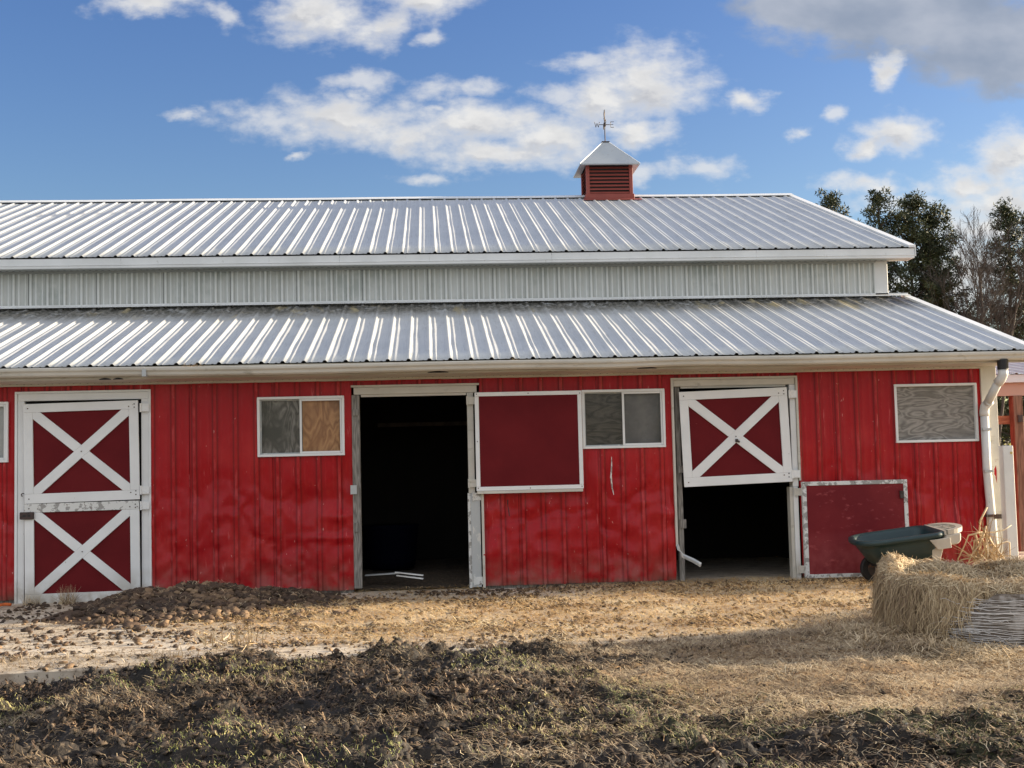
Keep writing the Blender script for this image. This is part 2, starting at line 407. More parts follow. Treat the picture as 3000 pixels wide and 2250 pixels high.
def ground_mat():
    m = bpy.data.materials.new('yard_soil'); m.use_nodes = True
    N, L = m.node_tree.nodes, m.node_tree.links
    b = N['Principled BSDF']; b.inputs['Roughness'].default_value = .85
    geo = N.new('ShaderNodeNewGeometry')
    def nz(s, d=8, w=(1, 1, 1)):
        mp = N.new('ShaderNodeMapping'); mp.inputs['Scale'].default_value = w; L.new(geo.outputs['Position'], mp.inputs[0])
        n = N.new('ShaderNodeTexNoise'); n.inputs['Scale'].default_value = s; n.inputs['Detail'].default_value = d
        L.new(mp.outputs[0], n.inputs['Vector']); return n.outputs['Fac']
    def mr(v, a, c):
        n = N.new('ShaderNodeMapRange'); n.inputs['From Min'].default_value = a; n.inputs['From Max'].default_value = c
        L.new(v, n.inputs['Value']); return n.outputs[0]
    def mx(f, a, c):
        n = N.new('ShaderNodeMix'); n.data_type = 'RGBA'; L.new(f, n.inputs[0])
        for i, q in ((6, a), (7, c)):
            if isinstance(q, tuple): n.inputs[i].default_value = (*q, 1)
            else: L.new(q, n.inputs[i])
        return n.outputs[2]
    c = mx(mr(nz(6), .4, .65), (.009, .0065, .0045), (.028, .020, .013))
    c = mx(mr(nz(40), .56, .72), c, (.13, .095, .06))
    at = N.new('ShaderNodeAttribute'); at.attribute_name = 'straw'
    ad = N.new('ShaderNodeMath'); ad.operation = 'ADD'; L.new(at.outputs['Fac'], ad.inputs[0])
    ml = N.new('ShaderNodeMath'); ml.operation = 'MULTIPLY_ADD'; L.new(nz(11), ml.inputs[0]); ml.inputs[1].default_value = 1.2; ml.inputs[2].default_value = -.6
    L.new(ml.outputs[0], ad.inputs[1])
    straw = mx(mr(nz(35), .4, .62), (.42, .27, .13), (.20, .125, .065))
    c = mx(mr(ad.outputs[0], .42, .8), c, straw)
    ag = N.new('ShaderNodeAttribute'); ag.attribute_name = 'grass'
    a2 = N.new('ShaderNodeMath'); a2.operation = 'ADD'; L.new(ag.outputs['Fac'], a2.inputs[0]); L.new(ml.outputs[0], a2.inputs[1])
    c = mx(mr(a2.outputs[0], .55, .95), c, (.040, .040, .018))
    L.new(c, b.inputs['Base Color'])
    bp = N.new('ShaderNodeBump'); bp.inputs['Strength'].default_value = .8; bp.inputs['Distance'].default_value = .03
    L.new(nz(28), bp.inputs['Height']); L.new(bp.outputs[0], b.inputs['Normal'])
    return m
MT['ground'] = ground_mat()

# ------------------------------------------------------------------ helpers
def rotm(ax, ang):
    return Matrix.Rotation(ang, 3, ax)

class MB:
    """collects faces in world coordinates"""
    def __init__(s):
        s.v, s.f = [], []
    def add(s, vs, fs):
        n = len(s.v)
        s.v += [tuple(p) for p in vs]
        s.f += [tuple(i + n for i in f) for f in fs]
        return s
    def box(s, x0, x1, y0, y1, z0, z1, rot=None, piv=None):
        vs = [Vector((x, y, z)) for x in (x0, x1) for y in (y0, y1) for z in (z0, z1)]
        if rot is not None:
            piv = Vector(piv)
            vs = [rot @ (p - piv) + piv for p in vs]
        return s.add(vs, [(0, 1, 3, 2), (4, 6, 7, 5), (0, 4, 5, 1), (2, 3, 7, 6), (0, 2, 6, 4), (1, 5, 7, 3)])
    def prism(s, poly, y0, y1):
        """polygon in xz extruded along y"""
        n = len(poly)
        vs = [(x, y0, z) for x, z in poly] + [(x, y1, z) for x, z in poly]
        fs = [tuple(range(n)), tuple(range(2 * n - 1, n - 1, -1))]
        fs += [(i, i + n, (i + 1) % n + n, (i + 1) % n) for i in range(n)]
        return s.add(vs, fs)
    def extrude_x(s, poly, xs):
        """open/closed yz profile swept along x stations: xs = [(x, dy, dz)]"""
        n = len(poly)
        vs, fs = [], []
        for (x, dy, dz) in xs:
            vs += [(x, y + dy, z + dz) for y, z in poly]
        for k in range(len(xs) - 1):
            for i in range(n - 1):
                a = k * n + i
                fs.append((a, a + 1, a + 1 + n, a + n))
        return s.add(vs, fs)
    def tube(s, pts, rad, n=10, cap=True, square=False):
        pts = [Vector(p) for p in pts]
        if not hasattr(rad, '__len__'):
            rad = [rad] * len(pts)
        rings = []
        prev = None
        for i, p in enumerate(pts):
            d = (pts[min(i + 1, len(pts) - 1)] - pts[max(i - 1, 0)]).normalized()
            if prev is None:
                a = d.orthogonal().normalized()
            else:
                a = (prev - d * prev.dot(d)).normalized()
            prev = a
            b = d.cross(a)
            rings.append([p + (a * math.cos(2 * math.pi * k / n) + b * math.sin(2 * math.pi * k / n)) * rad[i] for k in range(n)])
        vs = [q for r_ in rings for q in r_]
        fs = []
        for i in range(len(pts) - 1):
            for k in range(n):
                fs.append((i * n + k, i * n + (k + 1) % n, (i + 1) * n + (k + 1) % n, (i + 1) * n + k))
        if cap:
            fs.append(tuple(range(n - 1, -1, -1)))
            fs.append(tuple((len(pts) - 1) * n + k for k in range(n)))
        return s.add(vs, fs)
    def map(s, fn):
        s.v = [tuple(fn(*p)) for p in s.v]
        return s

ORG = {}      # world origin of the frame of each object

def org(o):
    return ORG.get(o.name, Vector((0, 0, 0)))

def link_mesh(name, me, m, parent=None, loc=None):
    o = bpy.data.objects.new(name, me)
    COL.objects.link(o)
    if m is not None and not me.materials:
        me.materials.append(m)
    if parent is not None:
        o.parent = parent
        o.location = (loc - org(parent)) if loc is not None else (0, 0, 0)
        ORG[o.name] = loc if loc is not None else org(parent)
    else:
        o.location = loc if loc is not None else (0, 0, 0)
        ORG[o.name] = Vector(o.location)
    return o

def build(name, mb, m, parent=None, loc=None, bevel=0, smooth=False, label=None):
    """mesh given in world coordinates; loc (world) becomes its origin"""
    base = Vector(loc) if loc is not None else (org(parent) if parent is not None else Vector((0, 0, 0)))
    me = bpy.data.meshes.new(name)
    me.from_pydata([tuple(Vector(p) - base) for p in mb.v], [], mb.f)
    me.update()
    if bevel:
        bm = bmesh.new(); bm.from_mesh(me)
        bmesh.ops.remove_doubles(bm, verts=bm.verts, dist=1e-5)
        bmesh.ops.recalc_face_normals(bm, faces=bm.faces)
        es = [e for e in bm.edges if len(e.link_faces) == 2 and e.calc_face_angle(0) > .6]
        bmesh.ops.bevel(bm, geom=es, offset=bevel, segments=1, affect='EDGES', clamp_overlap=True)
        bm.to_mesh(me); bm.free()
    if smooth:
        me.shade_smooth()
    o = link_mesh(name, me, m, parent, base if loc is not None or parent is None else None)
    if label: o['label'] = label
    return o

def again(o, loc, parent=None):
    """copy of a part (mesh shared) with its children, placed at a world location"""
    c = o.copy(); COL.objects.link(c)
    p = parent if parent is not None else o.parent
    c.parent = p
    c.location = Vector(loc) - (org(p) if p is not None else Vector((0, 0, 0)))
    ORG[c.name] = Vector(loc)
    return c

def thing(name, label, cat, loc, group=None, rotz=0):
    o = bpy.data.objects.new(name, None); COL.objects.link(o)
    o.empty_display_size = .2
    o.location = loc
    o['label'] = label; o['category'] = cat
    if group: o['group'] = group
    ORG[o.name] = Vector(loc)
    return o

def tag(o, label, cat, group=None, kind=None):
    if label: o['label'] = label
    if cat: o['category'] = cat
    if group: o['group'] = group
    if kind: o['kind'] = kind
    return o

def mesh_np(name, V, F, m, parent=None, tint=None, smooth=False, attrs=None):
    """V (n,3) world coordinates, F (m,k) with constant k"""
    me = bpy.data.meshes.new(name)
    base = np.array(org(parent)) if parent is not None else np.zeros(3)
    V = np.asarray(V, dtype=np.float32) - base.astype(np.float32)
    F = np.asarray(F, dtype=np.int32)
    k = F.shape[1]
    me.vertices.add(len(V)); me.vertices.foreach_set('co', V.ravel())
    me.loops.add(F.size); me.loops.foreach_set('vertex_index', F.ravel())
    me.polygons.add(len(F))
    me.polygons.foreach_set('loop_start', np.arange(0, F.size, k, dtype=np.int32))
    me.polygons.foreach_set('loop_total', np.full(len(F), k, dtype=np.int32))
    me.update(calc_edges=True)
    ats = dict(attrs or {})
    if tint is not None: ats['tint'] = tint
    for a, val in ats.items():
        at = me.attributes.new(a, 'FLOAT', 'POINT')
        at.data.foreach_set('value', np.asarray(val, dtype=np.float32))
    if smooth: me.shade_smooth()
    return link_mesh(name, me, m, parent)

# numpy value noise -------------------------------------------------
def _hash(ix, iy, s):
    h = (ix * 374761393 + iy * 668265263 + s * 1442695041) & 0xFFFFFFFF
    h = ((h ^ (h >> 13)) * 1274126177) & 0xFFFFFFFF
    return ((h ^ (h >> 16)) & 0xFFFF) / 65535.0

def vnoise(x, y, s=0):
    x = np.asarray(x, float); y = np.asarray(y, float)
    ix = np.floor(x).astype(np.int64); iy = np.floor(y).astype(np.int64)
    fx = x - ix; fy = y - iy
    fx = fx * fx * (3 - 2 * fx); fy = fy * fy * (3 - 2 * fy)
    a = _hash(ix, iy, s); b = _hash(ix + 1, iy, s); c = _hash(ix, iy + 1, s); d = _hash(ix + 1, iy + 1, s)
    return (a * (1 - fx) + b * fx) * (1 - fy) + (c * (1 - fx) + d * fx) * fy

def fbm(x, y, oct=4, s=0, g=.5):
    t = 0; a = 1; n = 0
    for i in range(oct):
        t = t + a * vnoise(x * 2 ** i, y * 2 ** i, s + i * 17); n += a; a *= g
    return t / n

def sstep(a, b, x):
    t = np.clip((x - a) / (b - a), 0, 1)
    return t * t * (3 - 2 * t)

# ================================================================== BARN
PITCH = .2286
barn = thing('barn', 'long red metal sided horse barn with white steel roofs and a cupola', 'barn', (0, 0, 0))
XL, XR = -6.0, 11.56                       # ends of the front wall
OPEN = [(4.108, 5.547, -1, 2.30), (7.743, 9.20, -1, 2.315), (.425, 1.89, -1, 2.30)]   # doorways x0,x1,z0,z1

def cellblock(xc, zc):
    hit = np.zeros_like(xc, bool)
    for (a, b, c, d) in OPEN:
        hit |= (xc > a) & (xc < b) & (zc > c) & (zc < d)
    for (a, b, c, d) in [(3.07, 4.02, 1.545, 2.20), (6.72, 7.655, 1.555, 2.21), (10.355, 11.32, 1.54, 2.205), (-.60, .34, 1.55, 2.205)]:
        hit |= (xc > a) & (xc < b) & (zc > c) & (zc < d)
    return hit

def rib_h(x, x0, P, H, minor=.25, steep=False):
    """height of the ribbed steel profile at x; ribs at x0 + k P"""
    t = (x - x0 + P / 2) % P - P / 2
    a = np.abs(t)
    h = H * (np.clip((.021 - a) / .009, 0, 1) if steep else np.clip((.028 - a) / .016, 0, 1))
    for m_ in (-P / 3 + .006, P / 3 - .006) if minor else ():
        d = np.abs(t - m_)
        h = np.maximum(h, H * minor * np.clip((.014 - d) / .007, 0, 1))
    return h

RIBPTS = [-.028, -.012, .012, .028, .0562, .0632, .0772, .0842, .1143, -.0562 + .2286 - .028, ]
def rib_xs(a, b, x0, P, steep=False):
    offs = [-.021, -.012, .012, .021] if steep else [-.028, -.012, .012, .028]
    for m_ in (-P / 3 + .006, P / 3 - .006):
        offs += [m_ - .014, m_ - .007, m_ + .007, m_ + .014]
    offs += [P / 2, .047, -.047]
    xs = {round(a, 5), round(b, 5)}
    k0 = int(math.floor((a - x0) / P)) - 1
    k1 = int(math.ceil((b - x0) / P)) + 1
    for k in range(k0, k1 + 1):
        for o_ in offs:
            v = x0 + k * P + o_
            if a + 1e-4 < v < b - 1e-4: xs.add(round(v, 5))
    return sorted(xs)

WRIB = 2.362            # a rib of the front wall
def dents(x, z):
    return dents_(x, z) * 1.5

def dents_(x, z):
    """kicked and buckled lower half of the red wall (outward positive)"""
    low = sstep(1.75, .9, z)
    d = (fbm(x * 3.2 + 5, z * 2.3, 4, 3) - .5) * .05 * low
    d += (np.abs(fbm(x * 5, z * 4 + 9, 3, 41) - .5)) * -.05 * sstep(1.45, .9, z)
    d += np.clip(.07 - np.abs(fbm(x * 1.7 + z * .8, z * 2.1 - x * .5, 3, 52) - .5), 0, 1) * -.20 * sstep(1.5, 1.0, z) * sstep(.45, .6, fbm(x * .9, z * .8, 2, 63))
    for (cx, cz, rx, rz, am) in [(3.75, 1.05, .35, .12, -.02), (3.8, .62, .32, .035, .035), (2.7, .9, .2, .05, .012), (2.5, 1.0, .12, .3, -.012),
                                 (5.85, .95, .12, .2, -.03), (6.85, 1.15, .05, .3, .03), (7.5, 1.05, .22, .08, -.022), (7.65, .8, .15, .08, .028),
                                 (7.3, .85, .2, .1, -.02), (5.65, .45, .08, .15, .03), (7.7, .45, .10, .25, .03), (6.7, .4, .06, .2, .02), (11.0, .9, .15, .2, -.015),
                                 (10.85, .7, .05, .2, .012), (4.03, 1.3, .08, .2, -.03), (3.95, .85, .12, .05, .03), (3.3, .3, .03, .4, .012), (2.95, .5, .03, .6, .01)]:
        d += am * np.exp(-((x - cx) / rx) ** 2 - ((z - cz) / rz) ** 2)
    d += .004 * (fbm(x * 1.4, z * 1.1, 2, 77) - .5)
    return d

def siding(name, a, b, z0, z1, ybase, x0, H, m, parent, dz=.035, dent=True, cut=True, lip=0.0, minor=.25):
    xs = set(rib_xs(a, b, x0, PITCH, True))
    zs = set(np.round(np.arange(z0, z1, dz), 4)) | {z1}
    if cut:
        for (p, q, r_, t) in OPEN + [(3.07, 4.02, 1.545, 2.20), (6.72, 7.655, 1.555, 2.21), (10.355, 11.32, 1.54, 2.205), (-.60, .34, 1.55, 2.205)]:
            for v in (p, q):
                if a < v < b: xs.add(v)
            for v in (r_, t):
                if z0 < v < z1: zs.add(v)
    xs = np.array(sorted(xs)); zs = np.array(sorted(zs))
    X, Z = np.meshgrid(xs, zs)
    hgt = rib_h(X, x0, PITCH, H, minor, True)
    if dent:
        squash = 1 - .55 * sstep(1.5, .9, Z) * sstep(.45, .6, fbm(X * 2.5, Z * 3, 3, 8))
        hgt = hgt * squash
    Y = ybase - hgt
    if dent: Y = Y - dents(X, Z)
    Y = Y - lip * (xs[-1] - X < .03)
    V = np.stack([X, Y, Z], -1).reshape(-1, 3)
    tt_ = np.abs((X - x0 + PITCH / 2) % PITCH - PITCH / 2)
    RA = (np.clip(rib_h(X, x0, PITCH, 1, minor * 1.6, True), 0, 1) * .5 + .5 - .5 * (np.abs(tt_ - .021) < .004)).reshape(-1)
    n = len(xs)
    i, j = np.meshgrid(np.arange(n - 1), np.arange(len(zs) - 1))
    keep = np.ones(i.shape, bool)
    if cut:
        xc = (xs[:-1] + xs[1:]) / 2; zc = (zs[:-1] + zs[1:]) / 2
        XC, ZC = np.meshgrid(xc, zc)
        keep = ~cellblock(XC, ZC)
    base = (j * n + i)[keep]
    if len(base) == 0: return None
    F = np.stack([base, base + 1, base + n + 1, base + n], -1)
    used = np.unique(F); re = -np.ones(len(V), int); re[used] = np.arange(len(used))
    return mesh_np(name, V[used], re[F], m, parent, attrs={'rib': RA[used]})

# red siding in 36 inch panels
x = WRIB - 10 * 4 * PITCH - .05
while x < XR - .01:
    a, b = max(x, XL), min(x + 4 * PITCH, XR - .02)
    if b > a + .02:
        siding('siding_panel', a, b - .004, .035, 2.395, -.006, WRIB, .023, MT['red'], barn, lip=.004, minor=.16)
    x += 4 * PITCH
# foundation board, framing behind and end/back walls
for a, b in [(XL, .42), (1.9, 4.10), (5.57, 7.74), (9.22, XR)]:
    build('sill_board', MB().box(a, b, .05, .09, 0, .10), MT['oldwood'], barn)
for a, b in [(XL, .42), (1.9, 3.05), (3.05, 4.10), (5.57, 6.70), (6.70, 7.74), (9.215, 10.33), (10.33, XR - .03)]:
    build('girt_board', MB().box(a, b, .10, .12, .02, 1.52), MT['dark'], barn)
build('girt_board', MB().box(XL, XR - .03, .10, .12, 2.33, 2.41), MT['dark'], barn)
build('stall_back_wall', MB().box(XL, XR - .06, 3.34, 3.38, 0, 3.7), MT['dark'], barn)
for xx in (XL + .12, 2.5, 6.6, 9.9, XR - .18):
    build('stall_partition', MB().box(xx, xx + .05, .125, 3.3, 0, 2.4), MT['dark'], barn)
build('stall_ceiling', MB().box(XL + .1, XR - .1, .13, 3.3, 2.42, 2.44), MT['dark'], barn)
mb = MB(); mb.box(4.3, 6.4, 2.2, 2.24, 1.92, 1.97)
build('interior_rail', mb, MT['bark'], barn)

def endwall(xw, face):
    mb = MB()
    y0, y1 = 0, 17.5
    zt = lambda y: 2.40 + .302 * (y + .0) if y < 3.3 else (4.25 + .351 * (y - 3.3) if y < 8.75 else 4.25 + .351 * (14.2 - y) if y < 14.2 else 2.40 + .302 * (17.5 - y))
    poly = [(0.0, 0), (17.5, 0), (17.5, 2.40), (14.2, 3.45), (14.2, 4.25), (8.75, 6.12), (3.3, 4.25), (3.3, 3.45), (0.0, 2.40)]
    vs = [(xw, y, z) for y, z in poly] + [(xw + face * .05, y, z) for y, z in poly]
    n = len(poly)
    fs = [tuple(range(n)), tuple(range(2 * n - 1, n - 1, -1))] + [(i, i + n, (i + 1) % n + n, (i + 1) % n) for i in range(n)]
    mb.add(vs, fs)
    return mb
build('gable_wall', endwall(XR - .05, -1), MT['red'], barn)
build('gable_wall', endwall(XL + .05, 1), MT['red'], barn)
mb = MB(); mb.box(XL, XR, 17.45, 17.5, 0, 2.4); mb.box(XL, XR, 14.15, 14.2, 3.4, 4.25)
build('back_wall', mb, MT['red'], barn)

# clerestory wall
CR = -.468
x = CR - 6 * 4 * PITCH - .03
while x < 11.40:
    a, b = max(x, XL), min(x + 4 * PITCH, 11.42)
    if b > a + .02:
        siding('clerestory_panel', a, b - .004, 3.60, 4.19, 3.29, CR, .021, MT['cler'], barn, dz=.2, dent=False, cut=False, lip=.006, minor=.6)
    x += 4 * PITCH
mb = MB(); mb.box(XL, XR, 3.31, 3.33, 3.4, 4.25)
build('clerestory_backing', mb, MT['dark'], barn)
mb = MB(); mb.box(11.41, 11.60, 3.262, 3.31, 3.66, 4.19); mb.box(11.562, 11.60, 3.31, 3.5, 3.66, 4.19)
build('corner_trim', mb, MT['white'], barn, bevel=.004)

# roofs ------------------------------------------------------------
def roof_panel_mesh(name, L, m):
    """one 36 inch sheet: x 0..4P, running along local y for horizontal length L"""
    xs = np.array(rib_xs(0, 4 * PITCH, PITCH / 2, PITCH))
    hz = rib_h(xs, PITCH / 2, PITCH, .019, .16)
    return xs, hz

def roof_run(name, xa, xb, rib0, ya, za, yb, zb, m, parent):
    s_ = (zb - za) / (yb - ya)
    nrm = Vector((0, -s_, 1)).normalized()
    me = None
    k = math.floor((xa - rib0) / (4 * PITCH))
    x = rib0 - PITCH / 2 + k * 4 * PITCH
    while x < xb - .01:
        a, b = max(x, xa), min(x + 4 * PITCH, xb)
        if b - a > .03:
            full = abs((b - a) - 4 * PITCH) < 1e-4
            if full and me is not None:
                o = link_mesh(name, me, None, parent, Vector((x, 0, 0)))
            else:
                xs = np.array(rib_xs(a, b, rib0, PITCH))
                h = rib_h(xs, rib0, PITCH, .021, .2) + .0015 * (xs - a > (b - a) - .03)
                st = 9
                V = []
                for t in np.linspace(0, 1, st):
                    y = ya + (yb - ya) * t; z = za + (zb - za) * t
                    w = .005 * (vnoise(xs * 7, y * 2 + xs * 0, 3) - .5) * (h < .004)
                    V.append(np.stack([xs - x, y + nrm.y * (h + w), z + nrm.z * (h + w)], -1))
                V = np.concatenate(V); n = len(xs)
                # underside thickness
                V2 = V - np.array([0, nrm.y, nrm.z]) * .0015
                F = []
                i, j = np.meshgrid(np.arange(n - 1), np.arange(st - 1))
                bse = (j * n + i).ravel()
                F = np.stack([bse, bse + 1, bse + n + 1, bse + n], -1)
                nv = len(V)
                F2 = F[:, ::-1] + nv
                e = np.arange(n - 1)
                FE = np.stack([e, e + nv, e + 1 + nv, e + 1], -1)
                VV = np.concatenate([V, V2]); FF = np.concatenate([F, F2, FE])
                mname = bpy.data.meshes.new(name)
                mname.vertices.add(len(VV)); mname.vertices.foreach_set('co', VV.astype(np.float32).ravel())
                mname.loops.add(FF.size); mname.loops.foreach_set('vertex_index', FF.astype(np.int32).ravel())
                mname.polygons.add(len(FF))
                mname.polygons.foreach_set('loop_start', np.arange(0, FF.size, 4, dtype=np.int32))
                mname.polygons.foreach_set('loop_total', np.full(len(FF), 4, dtype=np.int32))
                mname.update(calc_edges=True)
                mname.materials.append(m)
                if full: me = mname
                o = link_mesh(name, mname, None, parent, Vector((x, 0, 0)))
        x += 4 * PITCH

LOW = (-.405, 2.556, 3.29, 3.673)
UP = (2.985, 4.341, 8.75, 6.366)
roof_run('lower_roof_panel', XL - .3, 11.87, .4214, *LOW, MT['roof_dirty'], barn)
roof_run('upper_roof_panel', XL - .3, 11.89, -.6176, *UP, MT['roof'], barn)
# back slopes, plain
mb = MB()
mb.add([(XL - .3, 8.75, 6.366), (11.89, 8.75, 6.366), (11.89, 14.55, 4.33), (XL - .3, 14.55, 4.33)], [(0, 1, 2, 3)])
mb.add([(XL - .3, 14.2, 3.67), (11.89, 14.2, 3.67), (11.89, 17.9, 2.556), (XL - .3, 17.9, 2.556)], [(0, 1, 2, 3)])
build('back_roof_slope', mb, MT['roof'], barn)
# decking under the sheets
mb = MB()
def slab(mb, xa, xb, ya, za, yb, zb, off, th):
    vs = []
    for x_ in (xa, xb):
        for (y_, z_) in ((ya, za), (yb, zb)):
            vs += [(x_, y_, z_ + off), (x_, y_, z_ + off - th)]
    mb.add(vs, [(0, 2, 3, 1), (4, 5, 7, 6), (0, 1, 5, 4), (2, 6, 7, 3), (0, 4, 6, 2), (1, 3, 7, 5)])
slab(mb, XL - .28, 11.86, -.36, 2.565, 3.29, 3.67, -.02, .03)
slab(mb, XL - .28, 11.88, 3.02, 4.345, 8.74, 6.36, -.02, .03)
build('roof_purlins', mb, MT['dark'], barn)

# rake trims
def rake(name, xa, xb, ya, za, yb, zb, m):
    mb = MB(); slab(mb, xa, xb, ya, za, yb, zb, .030, .034)
    slab(mb, xb, xb + .012, ya, za, yb, zb, .030, .16)
    return build(name, mb, m, barn)
rake('rake_trim', 11.80, 11.89, LOW[0], LOW[1], LOW[2], LOW[3], MT['white'])
rake('rake_trim', 11.82, 11.91, UP[0], UP[1], UP[2], UP[3], MT['white'])
# ridge cap
mb = MB()
zr = 6.366
mb.extrude_x([(8.56, zr - .067 + .030), (8.565, zr - .067 + .040), (8.75, zr + .044), (8.935, zr - .067 + .040), (8.94, zr - .067 + .03)],
             [(x_, 0, .003 * math.sin(x_ * 1.7)) for x_ in np.linspace(XL - .3, 11.905, 30)])
mb.extrude_x([(8.56, zr - .067 + .030), (8.75, zr + .034), (8.94, zr - .067 + .03)], [(XL - .3, 0, 0), (11.90, 0, 0)])
build('ridge_cap', mb, MT['white'], barn)
# flashing under the clerestory wall
mb = MB()
mb.extrude_x([(3.272, 3.725), (3.262, 3.725), (3.262, 3.705), (3.17, 3.683), (3.165, 3.674)], [(XL, 0, 0), (3, 0, .004), (11.89, 0, 0)])
build('wall_flashing', mb, MT['white'], barn)
# upper fascia, soffit
for a, b in [(XL - .28, .82), (.823, 3.78), (3.783, 6.72), (6.723, 9.62), (9.623, 11.90)]:
    mb = MB()
    mb.extrude_x([(3.02, 4.325), (3.0, 4.325), (3.0, 4.236), (2.992, 4.230), (3.0, 4.222), (3.0, 4.192), (3.03, 4.188), (3.05, 4.188)], [(a, 0, 0), (b, 0, 0)])
    mb.box(a, b, 3.02, 3.04, 4.19, 4.325)
    build('fascia_board', mb, MT['white'], barn)
mb = MB(); mb.box(11.90, 11.905, 2.998, 3.3, 4.19, 4.34)
build('fascia_end', mb, MT['white'], barn)
mb = MB(); mb.box(XL - .28, 11.89, 3.03, 3.30, 4.192, 4.198)
build('soffit', mb, MT['cler'], barn)
mb = MB()
for k in range(150):
    x_ = -1.2 + k * .0857
    if x_ < 11.5: mb.box(x_, x_ + .03, 3.19, 3.205, 4.1905, 4.1925)
o = build('soffit_vent_slots', mb, MT['black'], barn); o['kind'] = 'stuff'
mb = MB(); mb.extrude_x([(3.23, 4.193), (3.23, 4.17), (3.27, 4.165)], [(XL, 0, 0), (11.42, 0, 0)])
build('soffit_trim', mb, MT['cler'], barn)

# lower fascia, soffit, gutter
mb = MB(); mb.box(XL - .28, 11.87, -.375, -.345, 2.415, 2.545)
build('fascia_board', mb, MT['cream'], barn)
def sag(x_):
    return .006 * math.sin(x_ * 1.1 + 1) + .010 * math.exp(-((x_ - 7.9) / .6) ** 2) - .012 * math.exp(-((x_ - 6.9) / .7) ** 2)
mb = MB()
mb.extrude_x([(-.345, 2.425), (-.345, 2.412), (-.2, 2.404), (-.048, 2.396), (-.046, 2.374), (-.008, 2.374)],
             [(x_, .006 * math.sin(x_ * 9) * .5, .004 * (vnoise(x_ * 6, 0, 5) - .5) + .7 * sag(x_) * .3) for x_ in np.linspace(XL - .28, XR, 160)])
build('soffit', mb, MT['cream'], barn)
mb = MB()
for k in range(160):
    x_ = -1 + k * .0762
    if x_ < 11.4: mb.box(x_, x_ + .012, -.075, -.062, 2.3945, 2.3965)
o = build('soffit_vent_holes', mb, MT['black'], barn); o['kind'] = 'stuff'
for (xa_, xb_, zz) in [(1.42, 1.55, 2.414), (1.57, 1.68, 2.414), (4.97, 5.20, 2.424), (7.30, 7.52, 2.426)]:
    mb = MB()
    pts = [(xa_, -.352), (xa_ + .03, -.366), ((xa_ + xb_) / 2, -.374), (xb_ - .02, -.366), (xb_, -.352), ((xa_ + xb_) / 2, -.345)]
    mb.add([(p, -.379, zz + .016 * math.sin((p - xa_) / (xb_ - xa_) * math.pi)) for p, q in pts[:5]] + [(p, -.379, zz - .006) for p, q in pts[:5]],
           [(i, i + 1, i + 6, i + 5) for i in range(4)])
    build('torn_hole', mb, MT['black'], barn)
GP = [(-.378, 2.52), (-.383, 2.452), (-.398, 2.436), (-.452, 2.434), (-.468, 2.450), (-.474, 2.478), (-.490, 2.498), (-.492, 2.522), (-.486, 2.530), (-.476, 2.528), (-.478, 2.51), (-.47, 2.50), (-.46, 2.48), (-.45, 2.446)]
def gutter(a, b, dy, dz):
    mb = MB()
    st = []
    for x_ in np.linspace(a, b, max(3, int((b - a) / .12))):
        st.append((x_, dy + .010 * (fbm(x_ * 1.7, 0, 2, 9) - .5), dz + sag(x_)))
    mb.extrude_x(GP, st)
    return build('gutter', mb, MT['cream'], barn, smooth=False)
gutter(XL - .3, 1.935, 0, .004)
gutter(1.925, 11.93, -.004, -.002)
mb = MB(); mb.box(1.90, 1.955, -.502, -.37, 2.428, 2.432); mb.box(1.905, 1.95, -.503, -.496, 2.43, 2.505)
build('gutter_joint', mb, MT['galv'], barn)

# corner post trim of the front wall
mb = MB(); mb.box(11.385, 11.57, -.034, -.004, .02, 2.385); mb.box(11.545, 11.572, -.004, .12, .02, 2.385)
build('corner_trim', mb, MT['cream'], barn, bevel=.003)

# downspout
sp = MB()
sp.tube([(11.47, -.425, 2.34), (11.47, -.42, 2.27), (11.455, -.40, 2.225), (11.43, -.36, 2.18)], .055, 14)
sp.tube([(11.44, -.37, 2.20), (11.385, -.17, 1.955)], .048, 14)
sp.tube([(11.40, -.20, 1.985), (11.383, -.115, 1.93), (11.38, -.10, 1.87), (11.38, -.10, 1.82)], .054, 14)
sp.tube([(11.38, -.10, 1.90), (11.378, -.10, 1.20), (11.40, -.12, .55), (11.405, -.14, .22)], .048, 14)
dso = build('downspout', sp, MT['pvc'], barn, smooth=True)
sp = MB(); sp.tube([(11.47, -.425, 2.445), (11.47, -.425, 2.33)], .061, 14)
build('rubber_collar', sp, MT['black'], dso)
for (z_, yy, xx) in [(1.665, -.10, 11.38), (1.185, -.10, 11.378)]:
    sp = MB(); sp.box(xx - .052, xx + .052, yy - .051, yy - .02, z_ - .014, z_ + .014)
    build('strap', sp, MT['galv'], dso)
sp = MB(); sp.box(11.31, 11.49, -.182, -.07, .662, .69); sp.box(11.40, 11.49, -.19, -.15, .64, .66)
build('bracket', sp, MT['iron'], dso)
sp = MB(); sp.tube([(11.405, -.14, .26), (11.405, -.14, .0)], .062, 12)
build('drain_boot', sp, MT['cream'], dso)
sp = MB(); sp.tube([(11.405, -.14, .27), (11.405, -.14, .245)], .066, 12)
build('drain_ring', sp, MT['black'], dso)

